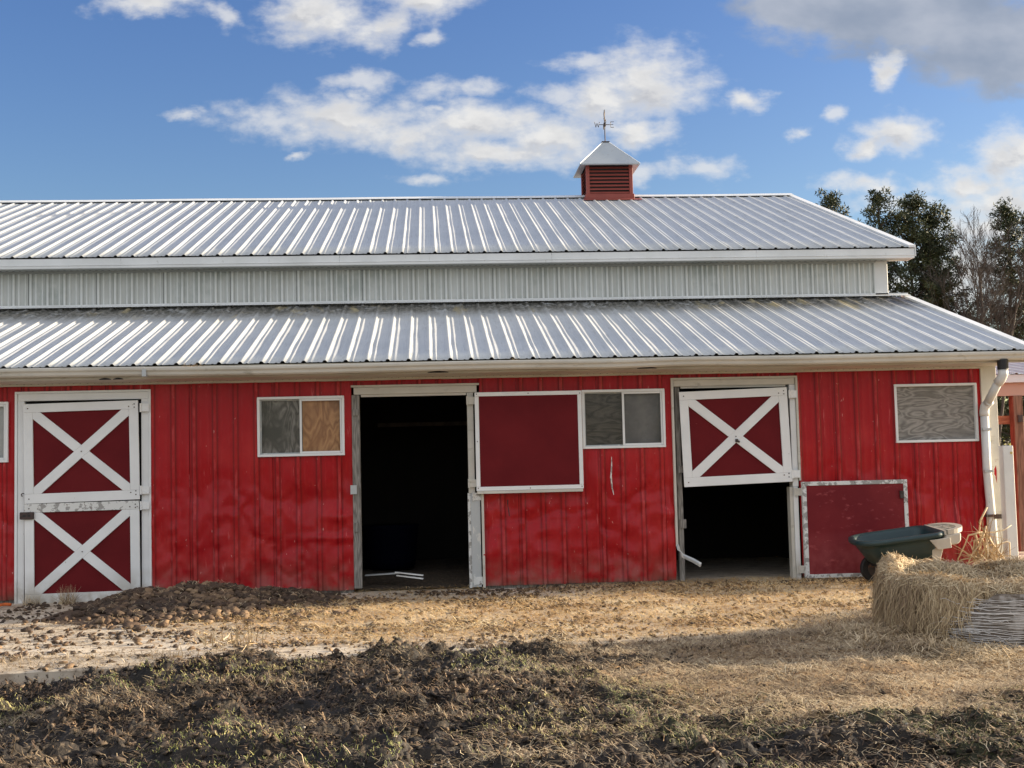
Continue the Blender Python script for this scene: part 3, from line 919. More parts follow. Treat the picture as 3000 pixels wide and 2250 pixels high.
# ---------------------------------------------------------------- windows
def window(x0, x1, z0, z1, left, right, label, glass=True, sashw=.03):
    w = build('window', MB().box(x0 + .03, x1 - .03, .050, .058, z0 + .03, z1 - .03), MT['black'], barn, label=label)
    f = MB(); y0, y1 = -.045, .03
    f.box(x0, x1, y0, y1, z1 - .028, z1); f.box(x0, x1, y0, y1, z0, z0 + .028)
    f.box(x0, x0 + .028, y0, y1, z0 + .028, z1 - .028); f.box(x1 - .028, x1, y0, y1, z0 + .028, z1 - .028)
    build('frame', f, MT['white_board'], w, bevel=.003)
    if right is None:
        build('plywood_sheet', MB().box(x0 + .028, x1 - .028, .0, .012, z0 + .028, z1 - .028), left, w)
        return w
    xm = (x0 + x1) / 2
    build('plywood_sheet', MB().box(x0 + .028, xm + .01, .03, .04, z0 + .028, z1 - .028), left, w)
    build('plywood_sheet', MB().box(xm + .012, x1 - .028, .03, .04, z0 + .028, z1 - .028), right, w)
    s_ = MB(); y0, y1 = -.034, -.012
    a, b, c, d = xm - .014, x1 - .030, z0 + .030, z1 - .030
    s_.box(a, a + .024, y0, y1, c, d); s_.box(b - .018, b, y0, y1, c, d)
    s_.box(a + .024, b - .018, y0, y1, c, c + .022); s_.box(a + .024, b - .018, y0, y1, d - .022, d)
    build('sliding_sash', s_, MT['white_board'], w, bevel=.002)
    s_ = MB(); s_.box(x0 + .03, x0 + .042, .0, .02, c, d); s_.box(x0 + .042, xm, .0, .02, c, c + .012); s_.box(x0 + .042, xm, .0, .02, d - .012, d)
    build('fixed_sash', s_, MT['galv'], w)
    if glass:
        build('pane', MB().box(x0 + .042, xm, .010, .013, c + .012, d - .012), MT['glass'], w)
        build('pane', MB().box(a + .024, b - .018, -.024, -.021, c + .022, d - .022), MT['glass'], w)
    return w
window(3.062, 4.027, 1.538, 2.207, MT['plygrey'], MT['plybrown'], 'sliding window with one grey and one brown plywood half')
window(6.711, 7.662, 1.546, 2.215, MT['plydark'], MT['screen'], 'sliding window beside the open square shutter door')
window(10.348, 11.328, 1.532, 2.21, MT['plypale'], None, 'window boarded with silvery knotted plywood')
window(-.61, .347, 1.545, 2.212, MT['frost'], MT['frost'], 'pale window at the far left')

# ---------------------------------------------------------------- door frames
def jtrim(x0, x1, z1, label=None):
    """painted boards round a doorway"""
    return label
def frame_parts(x0, x1, zt, xi0, xi1, zi, m, left=True, right=True):
    df = build('door_frame', MB().box(x0, x1, -.04, .0, zt - .022, zt), m, barn)
    build('head_board', MB().box(x0 + .03, x1 - .028, -.030, .06, zi, zt - .024), m, df, bevel=.003)
    if left:
        build('trim', MB().box(x0, x0 + .026, -.040, .0, .0, zt - .022), m, df)
        build('jamb', MB().box(x0 + .028, xi0, -.030, .10, .0, zi), m, df, bevel=.003)
    if right:
        build('trim', MB().box(x1 - .024, x1, -.040, .0, .0, zt - .022), m, df)
        build('jamb', MB().box(xi1, x1 - .026, -.030, .10, .0, zi), m, df, bevel=.003)
    return df
frame_parts(.420, 1.894, 2.318, .522, 1.788, 2.214, MT['white_board'])
# open doorway
df = frame_parts(4.105, 5.547, 2.318, 4.2, 5.41, 2.215, MT['cream'], left=False, right=False)
build('head_strip', MB().box(4.215, 5.40, -.012, .05, 2.188, 2.214), MT['cream'], df)
build('jamb', MB().box(4.108, 4.196, -.012, .11, .05, 2.213), MT['oldwood'], df, bevel=.006, label='bare weathered grey wooden jamb')
build('jamb_block', MB().box(4.118, 4.185, -.03, -.013, 1.98, 2.05), MT['oldwood'], df)
build('jamb_block', MB().box(4.085, 4.155, -.045, -.013, 1.10, 1.20), MT['galv'], df)
build('jamb_block', MB().box(4.112, 4.165, -.03, -.013, .68, .78), MT['oldwood'], df)
build('jamb', MB().box(5.408, 5.478, -.02, .11, 1.08, 2.213), MT['cream'], df, bevel=.003)
build('jamb', MB().box(5.395, 5.425, -.01, .11, .02, 1.078), MT['peel'], df)
build('jamb', MB().box(5.426, 5.53, -.024, .11, .03, 1.078), MT['galv'], df, label='grey lower jamb with flaking white paint')
build('trim', MB().box(5.545, 5.572, -.045, .0, .02, 1.085), MT['cream'], df)
# half open doorway
df2 = frame_parts(7.741, 9.212, 2.332, 7.84, 9.12, 2.235, MT['cream'], left=False, right=False)
build('head_strip', MB().box(7.86, 9.08, -.012, .05, 2.212, 2.234), MT['cream'], df2)
build('trim', MB().box(7.741, 7.767, -.045, .0, .42, 2.31, ), MT['cream'], df2)
build('jamb', MB().box(7.785, 7.845, .0, .11, .02, 2.233), MT['oldwood'], df2, bevel=.006, label='bare weathered grey wooden jamb')
build('jamb_block', MB().box(7.80, 7.87, -.02, -.001, .62, .72), MT['oldwood'], df2)
build('jamb_block', MB().box(7.80, 7.86, -.02, -.001, 1.25, 1.33), MT['oldwood'], df2)
build('trim', MB().box(9.188, 9.212, -.045, .0, 1.13, 2.31), MT['cream'], df2)
build('jamb', MB().box(9.118, 9.186, -.022, .11, 1.06, 2.233), MT['white_board'], df2, bevel=.003)
build('jamb', MB().box(9.085, 9.122, -.005, .11, .0, 1.058), MT['cream'], df2)
build('jamb', MB().box(9.124, 9.175, -.024, .11, .0, 1.058), MT['white_board'], df2)
# the bent strip of trim at the foot of the left jamb
mb = MB()
P0 = [(7.742, -.045, .44), (7.75, -.06, .38), (7.79, -.09, .31), (7.90, -.12, .255), (7.985, -.14, .20)]
vs = []
for k, p in enumerate(P0):
    w_ = .02 + .004 * k
    vs += [(p[0] + (0 if k < 2 else .02), p[1], p[2] + (0 if k < 2 else w_)), (p[0] + (.03 if k < 2 else .0), p[1] - .01, p[2] + (0 if k < 2 else -.012)), (p[0] + .012, p[1] - .022, p[2] + .01)]
fs = []
for k in range(4):
    for j in range(2):
        a = k * 3 + j; fs.append((a, a + 1, a + 4, a + 3))
mb.add(vs, fs)
build('bent_trim_end', mb, MT['galv'], df2, label='bent loose end of white metal trim')

# ---------------------------------------------------------------- doors
def hinge(parent, x_, z_, y_=-.07, w_=.085, h_=.085, m=None):
    h = MB()
    h.box(x_ - w_ / 2, x_ + w_ / 2, y_, y_ + .006, z_ - h_ / 2, z_ + h_ / 2)
    h.tube([(x_ - w_ / 2 - .004, y_ - .004, z_ - h_ / 2 - .006), (x_ - w_ / 2 - .004, y_ - .004, z_ + h_ / 2 + .006)], .011, 8)
    for (dx, dz) in ((.012, .022), (.012, -.022), (.030, 0.0)):
        h.box(x_ + dx - .004, x_ + dx + .004, y_ - .004, y_, z_ + dz - .004, z_ + dz + .004)
    return build('hinge', h, m or MT['white_board'], parent)

def x_door(x0, x1, z0, z1, rot, piv, label, toprail=MT['white_board'], bolts=True):
    """framed and X-braced half door, rot about y at piv"""
    y0 = -.075
    st, rt, rb, bw = .100, .095, .105, .105
    rm = rotm('Y', rot); pv = Vector((piv[0], 0, piv[1]))
    def rr(mb):
        mb.v = [tuple(rm @ (Vector(p) - pv) + pv) for p in mb.v]
        return mb
    d = build('stable_door', rr(MB().box(x0 + .02, x1 - .02, y0 + .022, y0 + .045, z0 + .02, z1 - .02)), MT['maroon'], barn, label=label)
    build('rail', rr(MB().box(x0, x1, y0, y0 + .021, z1 - rt, z1)), toprail, d, bevel=.002)
    build('rail', rr(MB().box(x0, x1, y0, y0 + .021, z0, z0 + rb)), MT['white_board'], d, bevel=.002)
    build('stile', rr(MB().box(x0, x0 + st, y0, y0 + .021, z0 + rb + .001, z1 - rt - .001)), MT['white_board'], d, bevel=.002)
    build('stile', rr(MB().box(x1 - st, x1, y0, y0 + .021, z0 + rb + .001, z1 - rt - .001)), MT['white_board'], d, bevel=.002)
    a0, a1, c0, c1 = x0 + st + .001, x1 - st - .001, z0 + rb + .001, z1 - rt - .001
    def brace(pa, pb, lo, hi):
        A = Vector((pa[0], 0, pa[1])); B = Vector((pb[0], 0, pb[1]))
        D = (B - A).normalized(); Nn = Vector((-D.z, 0, D.x)) * bw / 2
        # clip the strip to the inner rectangle
        P_ = [A - D * .4 + Nn, B + D * .4 + Nn, B + D * .4 - Nn, A - D * .4 - Nn]
        P_ = [(p.x, p.z) for p in P_]
        def clip(poly, f, inter):
            out = []
            for i in range(len(poly)):
                p, q = poly[i], poly[(i + 1) % len(poly)]
                ip, iq = f(p) >= 0, f(q) >= 0
                if ip: out.append(p)
                if ip != iq:
                    t = f(p) / (f(p) - f(q)); out.append((p[0] + (q[0] - p[0]) * t, p[1] + (q[1] - p[1]) * t))
            return out
        for f in (lambda p: p[0] - a0, lambda p: a1 - p[0], lambda p: p[1] - c0, lambda p: c1 - p[1]):
            P_ = clip(P_, f, None)
        for f in lo:
            P_ = clip(P_, f, None)
        return P_
    def strip(pl):
        return rr(MB().prism(pl, y0 + .0015, y0 + .021))
    build('brace', strip(brace((a0, c0), (a1, c1), (), ())), MT['white_board'], d, bevel=.0015)
    D = Vector((a1 - a0, 0, c1 - c0)).normalized(); mid = ((a0 + a1) / 2, (c0 + c1) / 2)
    sd_ = lambda p: (-(p[0] - mid[0]) * D.z + (p[1] - mid[1]) * D.x)
    build('brace', strip(brace((a0, c1), (a1, c0), (lambda p: sd_(p) - bw / 2 - .001,), ())), MT['white_board'], d, bevel=.0015)
    build('brace', strip(brace((a0, c1), (a1, c0), (lambda p: -sd_(p) - bw / 2 - .001,), ())), MT['white_board'], d, bevel=.0015)
    b = MB()
    for (bx, bz) in ((x1 - .04, z1 - .04), (x1 - .04, z1 - .075), (x1 - .10, z1 - .065), (x1 - .04, z0 + .055), (x1 - .04, z0 + .095), (x1 - .095, z0 + .08), (x0 + .05, z1 - .05), (x0 + .05, z0 + .05), mid):
        b.box(bx - .006, bx + .006, y0 - .004, y0, bz - .006, bz + .006)
    o_ = build('bolt_heads', rr(b), MT['iron'], d); o_['kind'] = 'stuff'
    return d
d1 = x_door(.528, 1.770, 1.104, 2.198, R(-.9), (1.77, 1.65), 'closed upper half door with white X bracing')
d2 = x_door(.540, 1.776, .006, 1.092, R(-.5), (1.77, .55), 'closed lower half door with white X bracing and brown latch', toprail=MT['peel'])
hinge(d1, 1.838, 2.115); hinge(d1, 1.838, 1.205); hinge(d2, 1.838, 1.035)
lb = MB(); lb.box(.495, .645, -.105, -.076, .915, .995); lb.box(.50, .515, -.10, -.03, .93, .98)
lt = build('latch', lb, MT['rustbrown'], d2, bevel=.006)
lb = MB(); lb.box(.53, .56, -.108, -.106, .945, .965); lb.box(.585, .61, -.108, -.106, .945, .965)
build('latch_slots', lb, MT['black'], lt)
hk = MB(); hk.tube([(.505, -.05, 1.165), (.50, -.06, 1.19), (.515, -.07, 1.20), (.545, -.06, 1.195), (.545, -.05, 1.18)], .006, 6)
build('hook', hk, MT['iron'], d1)
# tall hinge post filler between leaf and jamb is the dark gap behind
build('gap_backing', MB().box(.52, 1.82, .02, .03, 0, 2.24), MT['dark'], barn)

d3 = x_door(7.838, 9.090, 1.118, 2.200, R(-1.5), (9.05, 1.66), 'upper half door with white X bracing hung crooked over a dark gap')
hinge(d3, 9.150, 2.12); hinge(d3, 9.150, 1.205)
kb = MB(); kb.box(8.455, 8.485, -.088, -.074, 1.585, 1.62); kb.tube([(8.47, -.09, 1.60), (8.50, -.10, 1.585)], .012, 8)
build('knob', kb, MT['iron'], d3)

def plain_leaf(x0, x1, z0, z1, fw, mframe, mpanel, label, lip=True):
    y0 = -.105
    d = build('stable_door', MB().box(x0 + .012, x1 - .012, y0 + .008, y0 + .05, z0 + .012, z1 - .012), mpanel, barn, label=label)
    build('frame_channel', MB().box(x0, x1, y0, y0 + .058, z1 - fw, z1), mframe, d, bevel=.003)
    build('frame_channel', MB().box(x0, x1, y0, y0 + .058, z0, z0 + fw), mframe, d, bevel=.003)
    build('frame_channel', MB().box(x0, x0 + fw, y0, y0 + .058, z0 + fw + .001, z1 - fw - .001), mframe, d, bevel=.003)
    build('frame_channel', MB().box(x1 - fw, x1, y0, y0 + .058, z0 + fw + .001, z1 - fw - .001), mframe, d, bevel=.003)
    b = MB()
    for (bx, bz) in ((x0 + .02, z1 - .02), (x0 + .02, z0 + .03), ((x0 + x1) / 2, z1 - .02), ((x0 + x1) / 2, z0 + .02), (x1 - .02, z1 - .03), (x1 - .02, z0 + .025), (x0 + .02, (z0 + z1) / 2)):
        b.box(bx - .005, bx + .005, y0 - .003, y0, bz - .005, bz + .005)
    o_ = build('bolt_heads', b, MT['iron'], d); o_['kind'] = 'stuff'
    return d
d4 = plain_leaf(5.492, 6.700, 1.102, 2.208, .045, MT['white_board'], MT['maroon'], 'plain maroon half door folded open flat against the wall')
build('bottom_ledge', MB().box(5.50, 6.69, -.115, -.02, 1.070, 1.100), MT['cream'], d4)
hinge(d4, 5.455, 2.12, y_=-.06, m=MT['cream']); hinge(d4, 5.455, 1.19, y_=-.06, m=MT['cream'])
hinge(d4, 5.50, 1.04, y_=-.03, m=MT['peel']).name = 'spare_hinge'
hinge(d4, 5.50, .10, y_=-.03, m=MT['peel']).name = 'spare_hinge'
d5 = plain_leaf(9.205, 10.428, .020, 1.112, .045, MT['peel'], MT['maroon_worn'], 'scuffed maroon lower half door folded open with flaking white edges')
hinge(d5, 9.175, 1.00, y_=-.05, m=MT['cream']); hinge(d5, 9.175, .12, y_=-.05, m=MT['cream'])
lb = MB(); lb.box(10.335, 10.375, -.125, -.098, .90, .985); lb.box(10.35, 10.37, -.14, -.12, .96, .98)
build('latch', lb, MT['iron'], d5)
# torn slot in the siding
tb = MB(); tb.add([(5.838, -.036, 1.00), (5.85, -.036, .99), (5.845, -.036, .93), (5.856, -.036, .87), (5.864, -.036, .80), (5.852, -.036, .82), (5.842, -.036, .90), (5.836, -.036, .95)], [(0, 1, 2, 3, 4, 5, 6, 7)])
build('torn_slot', tb, MT['black'], barn)
tb = MB()
tb.tube([(7.035, -.034, 1.45), (7.03, -.05, 1.35), (7.018, -.055, 1.22), (7.03, -.04, 1.10), (7.045, -.05, 1.02)], [.003, .007, .010, .008, .003], 6)
build('torn_rib_edge', tb, MT['peel'], barn)

# ---------------------------------------------------------------- cupola
cup = build('cupola', MB().box(7.925, 8.835, 8.35, 9.15, 6.18, 6.345), MT['cupred'], barn, bevel=.004)
cb = MB()
cx0, cx1, cy0, cy1, cz0, cz1 = 7.945, 8.815, 8.37, 9.13, 6.345, 6.90
build('core', MB().box(cx0 + .04, cx1 - .04, cy0 + .04, cy1 - .04, cz0, cz1), MT['black'], cup)
for (a, b) in ((cx0, cy0), (cx1 - .065, cy0), (cx0, cy1 - .065), (cx1 - .065, cy1 - .065)):
    build('corner_post', MB().box(a, a + .065, b, b + .065, cz0 + .001, cz1), MT['cupred'], cup, bevel=.003)
nsl = 8
for k in range(nsl):
    z_ = cz0 + .006 + k * (cz1 - cz0 - .02) / nsl
    h_ = (cz1 - cz0 - .02) / nsl
    def slat(p0, p1, nrm_):
        """louver blade from p0 to p1 sloping outward and down"""
        n_ = Vector(nrm_)
        A = Vector(p0); B = Vector(p1); up = Vector((0, 0, 1))
        lo, hi = up * .004, up * (h_ * .70)
        vs_ = [A + n_ * .004 + lo, B + n_ * .004 + lo, B - n_ * .030 + hi, A - n_ * .030 + hi,
               A - n_ * .004 + lo, B - n_ * .004 + lo, B - n_ * .038 + hi, A - n_ * .038 + hi]
        return MB().add(vs_, [(0, 1, 2, 3), (7, 6, 5, 4), (0, 4, 5, 1), (3, 2, 6, 7), (0, 3, 7, 4), (1, 5, 6, 2)])
    build('louver_slat', slat((cx0 + .066, cy0 + .006, z_), (cx1 - .066, cy0 + .006, z_), (0, -1, 0)), MT['cupred'], cup)
    build('louver_slat', slat((cx0 + .006, cy0 + .066, z_), (cx0 + .006, cy1 - .066, z_), (-1, 0, 0)), MT['cupred'], cup)
    build('louver_slat', slat((cx1 - .006, cy0 + .066, z_), (cx1 - .006, cy1 - .066, z_), (1, 0, 0)), MT['cupred'], cup)
# flared roof
ex0, ex1, ey0, ey1, ez = 7.82, 8.93, 8.22, 9.28, 6.885
tx0, tx1, ty0, ty1, tz = 8.315, 8.44, 8.69, 8.81, 7.40
vs = [(ex0, ey0, ez), (ex1, ey0, ez), (ex1, ey1, ez), (ex0, ey1, ez), (tx0, ty0, tz), (tx1, ty0, tz), (tx1, ty1, tz), (tx0, ty1, tz)]
vs += [(p[0], p[1], p[2] - .022) for p in vs[:4]]
vs += [(cx0, cy0, ez - .0), (cx1, cy0, ez - .0), (cx1, cy1, ez - .0), (cx0, cy1, ez - .0)]
fs = [(0, 1, 5, 4), (1, 2, 6, 5), (2, 3, 7, 6), (3, 0, 4, 7), (4, 5, 6, 7), (8, 9, 1, 0), (9, 10, 2, 1), (10, 11, 3, 2), (11, 8, 0, 3),
      (8, 12, 13, 9), (9, 13, 14, 10), (10, 14, 15, 11), (11, 15, 12, 8)]
build('cupola_roof', MB().add(vs, fs), MT['cuproof'], cup)
hm = MB()
for a, b in ((0, 4), (1, 5), (2, 6), (3, 7)):
    hm.tube([vs[a], vs[b]], .008, 6)
build('hip_trim', hm, MT['white'], cup)
build('cap_plate', MB().box(tx0 - .01, tx1 + .01, ty0 - .01, ty1 + .01, tz, tz + .022), MT['iron'], cup)
fl = MB(); slab(fl, 7.88, 8.95, 8.24, 6.366 - .351 * .51 + .026, 8.36, 6.366 - .351 * .39 + .026, .0, .006)
build('base_flashing', fl, MT['cupred'], cup)
# weather vane
vx, vy = 8.376, 8.75
vane = build('weather_vane', MB().tube([(vx, vy, 7.42), (vx, vy, 8.03)], .010, 8), MT['iron'], barn)
va = MB()
va.tube([(vx - .10, vy, 7.755), (vx + .10, vy, 7.755)], .007, 6)
va.tube([(vx, vy - .10, 7.755), (vx, vy + .10, 7.755)], .007, 6)
va.tube([(vx, vy, 7.72), (vx, vy, 7.79)], .022, 8)
build('direction_arms', va, MT['iron'], vane)
def letter(segs, cx_, cy_, cz_, ax='x', s=.052, w=.011):
    mb = MB()
    for (a, b, c, d) in segs:
        if ax == 'x':
            p, q = (cx_ + a * s, cy_, cz_ + b * s), (cx_ + c * s, cy_, cz_ + d * s)
        else:
            p, q = (cx_, cy_ + a * s, cz_ + b * s), (cx_, cy_ + c * s, cz_ + d * s)
        mb.tube([p, q], w / 2, 6)
    return mb
Wl = [(-.9, 1, -.45, -1), (-.45, -1, 0, .5), (0, .5, .45, -1), (.45, -1, .9, 1)]
El = [(-.6, 1, -.6, -1), (-.6, 1, .6, 1), (-.6, 0, .35, 0), (-.6, -1, .6, -1)]
Nl = [(-.6, -1, -.6, 1), (-.6, 1, .6, -1), (.6, -1, .6, 1)]
Sl = [(.6, .8, -.5, 1), (-.5, 1, -.6, .2), (-.6, .2, .6, -.2), (.6, -.2, .5, -1), (.5, -1, -.6, -.8)]
build('letter_w', letter(Wl, vx - .145, vy, 7.757), MT['iron'], vane)
build('letter_e', letter(El, vx + .145, vy, 7.757), MT['iron'], vane)
build('letter_n', letter(Nl, vx, vy + .14, 7.757, 'y'), MT['iron'], vane)
build('letter_s', letter(Sl, vx, vy - .14, 7.757, 'y'), MT['iron'], vane)
# horse shaped plate seen almost edge on, with arrow rod below
hp = [(-.17, .10), (-.13, .13), (-.05, .12), (.02, .13), (.05, .20), (.09, .24), (.12, .20), (.16, .185), (.15, .16), (.10, .15), (.085, .08), (.13, .04), (.12, -.02), (.105, .03), (.05, .055), (-.06, .055), (-.08, .0), (-.11, -.04), (-.10, .02), (-.12, .06), (-.16, .04)]
ang = R(78)
hb = MB(); n_ = len(hp); th = .006
ca, sa = math.cos(ang), math.sin(ang)
vsl = [(vx + a * ca - th * sa, vy + a * sa + th * ca, 7.83 + b) for a, b in hp] + [(vx + a * ca + th * sa, vy + a * sa - th * ca, 7.83 + b) for a, b in hp]
hb.add(vsl, [tuple(range(n_)), tuple(range(2 * n_ - 1, n_ - 1, -1))] + [(i, i + n_, (i + 1) % n_ + n_, (i + 1) % n_) for i in range(n_)])
hb.tube([(vx - .2 * ca, vy - .2 * sa, 7.82), (vx + .2 * ca, vy + .2 * sa, 7.82)], .007, 6)
build('horse_plate', hb, MT['iron'], vane)

# ================================================================== GROUND
def apron_edge(x):
    return -4.86 + .115 * (x - 1.9)

def strawden(x, y):
    """how thick the straw lies 0..1"""
    e = y - apron_edge(x)
    n = fbm(x * .9, y * 1.3, 4, 21)
    d = np.zeros_like(x)
    on_ap = sstep(2.3, 4.6, x + .5 * y + 1.6) * sstep(-.35, -1.35, y + (.9 * (n - .5))) * np.maximum(sstep(.25, .95, e + (n - .5) * .9), sstep(5.2, 6.6, x) * sstep(-.5, .2, e))
    d = np.maximum(d, on_ap * .95)
    yard = sstep(5.3, 7.0, x + (n - .5) * 2 - .10 * (y + 5)) * (.10 + .90 * sstep(-8.3, -6.7, y + (x - 7) * .30 + (fbm(x * 1.1, y * 1.6, 4, 88) - .5) * 2.6))
    d = np.maximum(d, yard)
    d = np.maximum(d, .30 * sstep(4.6, 6.5, x + (n - .5) * 3) * sstep(-4, -5, y) * sstep(.50, .64, fbm(x * 1.6, y * 2.2, 3, 60)))
    d = np.maximum(d, .35 * sstep(-.9, .2, y) * ((x > 4.1) & (x < 5.6)))
    return np.clip(d, 0, 1)

def grassden(x, y):
    n = fbm(x * 1.3, y * 1.7, 4, 33)
    g = sstep(.52 - .07 * sstep(5.2, 6.5, x), .64 - .07 * sstep(5.2, 6.5, x), n) * sstep(-4.9, -5.6, y - .1 * x)
    g = g * (1 - .85 * strawden(x, y))
    g = g * (.30 + .70 * sstep(5.0, 6.4, x) + .25 * sstep(3.2, 2.6, x))
    return np.clip(g, 0, 1)

def gz(x, y):
    e = y - apron_edge(x)
    off = sstep(.12, -.25, e)                       # 0 on the slab, 1 on the soil
    rough = (1 - .7 * strawden(x, y)) * off
    h = -.10 * off * sstep(3.1, 2.4, x) + .008 * off * sstep(2.8, 3.4, x)
    h = h + rough * ((fbm(x * 1.7, y * 2.1, 4, 1) - .5) * .30 + (np.abs(fbm(x * 5, y * 6, 4, 5, .6) - .5)) * .28 + (fbm(x * 14, y * 16, 3, 71, .7) - .5) * .13)
    h = h + off * .03 * (fbm(x * 2, y * 2, 3, 91) - .5)
    h = h + .13 * np.exp(-((x - 3.46) / .42) ** 2 - ((y + 4.25) / .30) ** 2) * (.6 + .8 * fbm(x * 7, y * 7, 3, 19))
    h = h + .05 * sstep(6.3, 7.6, x) * np.exp(-((y + 5.1) / .7) ** 2) * fbm(x * 3, y * 3, 3, 44) * off
    far = sstep(14, 30, np.abs(x - 5)) + sstep(12, 30, np.abs(y + 3))
    h = h * np.clip(1 - far, 0, 1) - .12 * np.clip(1 - off, 0, 1)
    return h

def axis(dense0, dense1, step, lo, hi):
    a = list(np.arange(dense0, dense1, step))
    s_, v = step, dense1
    up = []
    while v < hi:
        up.append(v); s_ *= 1.22; v += s_
    up.append(hi)
    s_, v = step, dense0 - step
    dn = []
    while v > lo:
        dn.append(v); s_ *= 1.22; v -= s_
    dn.append(lo)
    return np.array(sorted(set(np.round(dn + a + up, 4))))
gx = axis(.8, 10.6, .032, -900, 900)
gy = axis(-9.3, -3.4, .032, -400, 1500)
GX, GY = np.meshgrid(gx, gy)
GZ = gz(GX, GY)
n = len(gx)
i, j = np.meshgrid(np.arange(n - 1), np.arange(len(gy) - 1))
bse = (j * n + i).ravel()
gV = np.stack([GX, GY, GZ], -1).reshape(-1, 3)
go = mesh_np('ground', gV, np.stack([bse, bse + 1, bse + n + 1, bse + n], -1), MT['ground'], smooth=True,
             attrs={'straw': strawden(gV[:, 0], gV[:, 1]), 'grass': grassden(gV[:, 0], gV[:, 1])})
tag(go, 'dark trampled soil of the barn yard', None, kind='structure')

# concrete apron with an uneven chipped edge
xs_ = np.arange(-8, 13.6, .12)
mb = MB()
vs, fs = [], []
for q in xs_:
    e = apron_edge(q) + .02 * (fbm(q * 4, 0 * q, 3, 2) - .5)
    for (yy, zz) in ((3.3, 0.0), (0, 0.0), (e + .015, 0.0), (e, -.012), (e, -.14)):
        vs.append((float(q), float(yy), float(zz)))
for k in range(len(xs_) - 1):
    for j_ in range(4):
        a = k * 5 + j_; fs.append((a, a + 5, a + 6, a + 1))
mb.add(vs, fs)
ap = build('concrete_apron', mb, MT['concrete'])
tag(ap, 'stained concrete apron along the foot of the barn', None, kind='structure')

# ---------------------------------------------------------------- scatter helpers
def ribbons(P, D, Ln, W, lift, curl, segs=3, up=None):
    """P centre (n,3), D unit dir (n,3), lengths, widths; returns V,F"""
    nn = len(P)
    t = np.linspace(-.5, .5, segs + 1)
    up = np.tile(np.array([0, 0, 1.0]), (nn, 1)) if up is None else up
    side = np.cross(D, up); side /= (np.linalg.norm(side, axis=1, keepdims=True) + 1e-9)
    V = []
    for k, tt in enumerate(t):
        c = P + D * (Ln * tt)[:, None] + side * (curl * (tt * tt) * 4 * Ln)[:, None] + up * (lift * (1 - 4 * tt * tt) * Ln)[:, None]
        w = W * (1 - .5 * abs(tt) * 2 * .6)
        tw = side * (w / 2)[:, None]
        V.append(c - tw); V.append(c + tw)
    V = np.stack(V, 1).reshape(-1, 3)
    m_ = 2 * (segs + 1)
    b0 = (np.arange(nn) * m_)[:, None]
    F = np.concatenate([b0 + np.array([[2 * k, 2 * k + 1, 2 * k + 3, 2 * k + 2]]) for k in range(segs)], 0)
    return V, F

def rand_dir(n_, pitch):
    a = RNG.uniform(0, 2 * np.pi, n_); p = RNG.normal(0, pitch, n_)
    return np.stack([np.cos(a) * np.cos(p), np.sin(a) * np.cos(p), np.sin(p)], -1)

def sample(n_, x0, x1, y0, y1, den):
    out = []
    tot = 0
    while tot < n_:
        x_ = RNG.uniform(x0, x1, n_); y_ = RNG.uniform(y0, y1, n_)
        k = RNG.uniform(0, 1, n_) < den(x_, y_)
        out.append(np.stack([x_[k], y_[k]], -1)); tot += k.sum()
        if k.sum() < n_ * .002: break
    return np.concatenate(out)[:n_]

def topz(x_, y_):
    return np.where((y_ > apron_edge(x_)) , 0.0, gz(x_, y_))

def straw_layer(name, n_, box, den, m, lmin, lmax, wmin, wmax, pitch, z0, zr, tlo, thi, label, cat='straw', curl=.15, segs=2):
    p = sample(n_, *box, den)
    nn = len(p)
    L_ = RNG.uniform(lmin, lmax, nn) ** 1.0
    W_ = RNG.uniform(wmin, wmax, nn)
    z = np.maximum(topz(p[:, 0], p[:, 1]), gz(p[:, 0], p[:, 1])) + z0 + RNG.uniform(0, zr, nn)
    P_ = np.stack([p[:, 0], p[:, 1], z], -1)
    V, F = ribbons(P_, rand_dir(nn, pitch), L_, W_, RNG.uniform(0, .12, nn), RNG.normal(0, curl, nn), segs=segs)
    cl = fbm(p[:, 0] * 2.2, p[:, 1] * 3.0, 3, 57)
    t = np.clip(tlo + (thi - tlo) * RNG.uniform(0, 1, nn) ** 1.3 + (cl - .5) * 1.0, 0, 1)
    o = mesh_np(name, V, F, m, tint=np.repeat(t, 2 * (segs + 1)))
    return tag(o, label, cat, kind='stuff')

VIEW = (.6, 10.4, -9.0, .3)
straw_layer('scattered_straw', 92000, (1.0, 11.4, -5.2, .25), lambda x_, y_: strawden(x_, y_) * (y_ > apron_edge(x_) - .12), MT['straw'], .02, .10, .0022, .006, .22, .002, .030, .1, .9, 'golden trampled straw on the apron before the doors')
straw_layer('loose_hay', 92000, (4.6, 11.2, -9.2, -3.6), lambda x_, y_: strawden(x_, y_) * sstep(.3, -.5, y_ - apron_edge(x_)), MT['hay'], .025, .12, .0018, .0042, .22, .002, .040, .0, .85, 'thick loose hay trodden into the yard in front of the bale')
straw_layer('mud_straw', 34000, (.6, 8.2, -9.2, -4.2), lambda x_, y_: .9 * (1 - strawden(x_, y_)) * sstep(.44, .62, fbm(x_ * 1.5, y_ * 2.4, 4, 14)) * (1 - .5 * sstep(5.2, 6.5, x_)) + .05, MT['root'], .018, .085, .0016, .0045, .40, .004, .035, .0, .75, 'pale roots and stems mixed into the dark churned mud', curl=.25)
straw_layer('trodden_litter', 70000, (.6, 9.6, -9.2, -4.2), lambda x_, y_: (1 - .6 * strawden(x_, y_)) * (.15 + .85 * sstep(.40, .58, fbm(x_ * 1.8, y_ * 2.6, 4, 101))) * (y_ < apron_edge(x_) - .05), MT['dung'], .012, .050, .004, .013, .5, .002, .022, .1, 1.0, 'brown trodden litter and peaty fibres matted over the mud', cat='litter', curl=.0, segs=1)
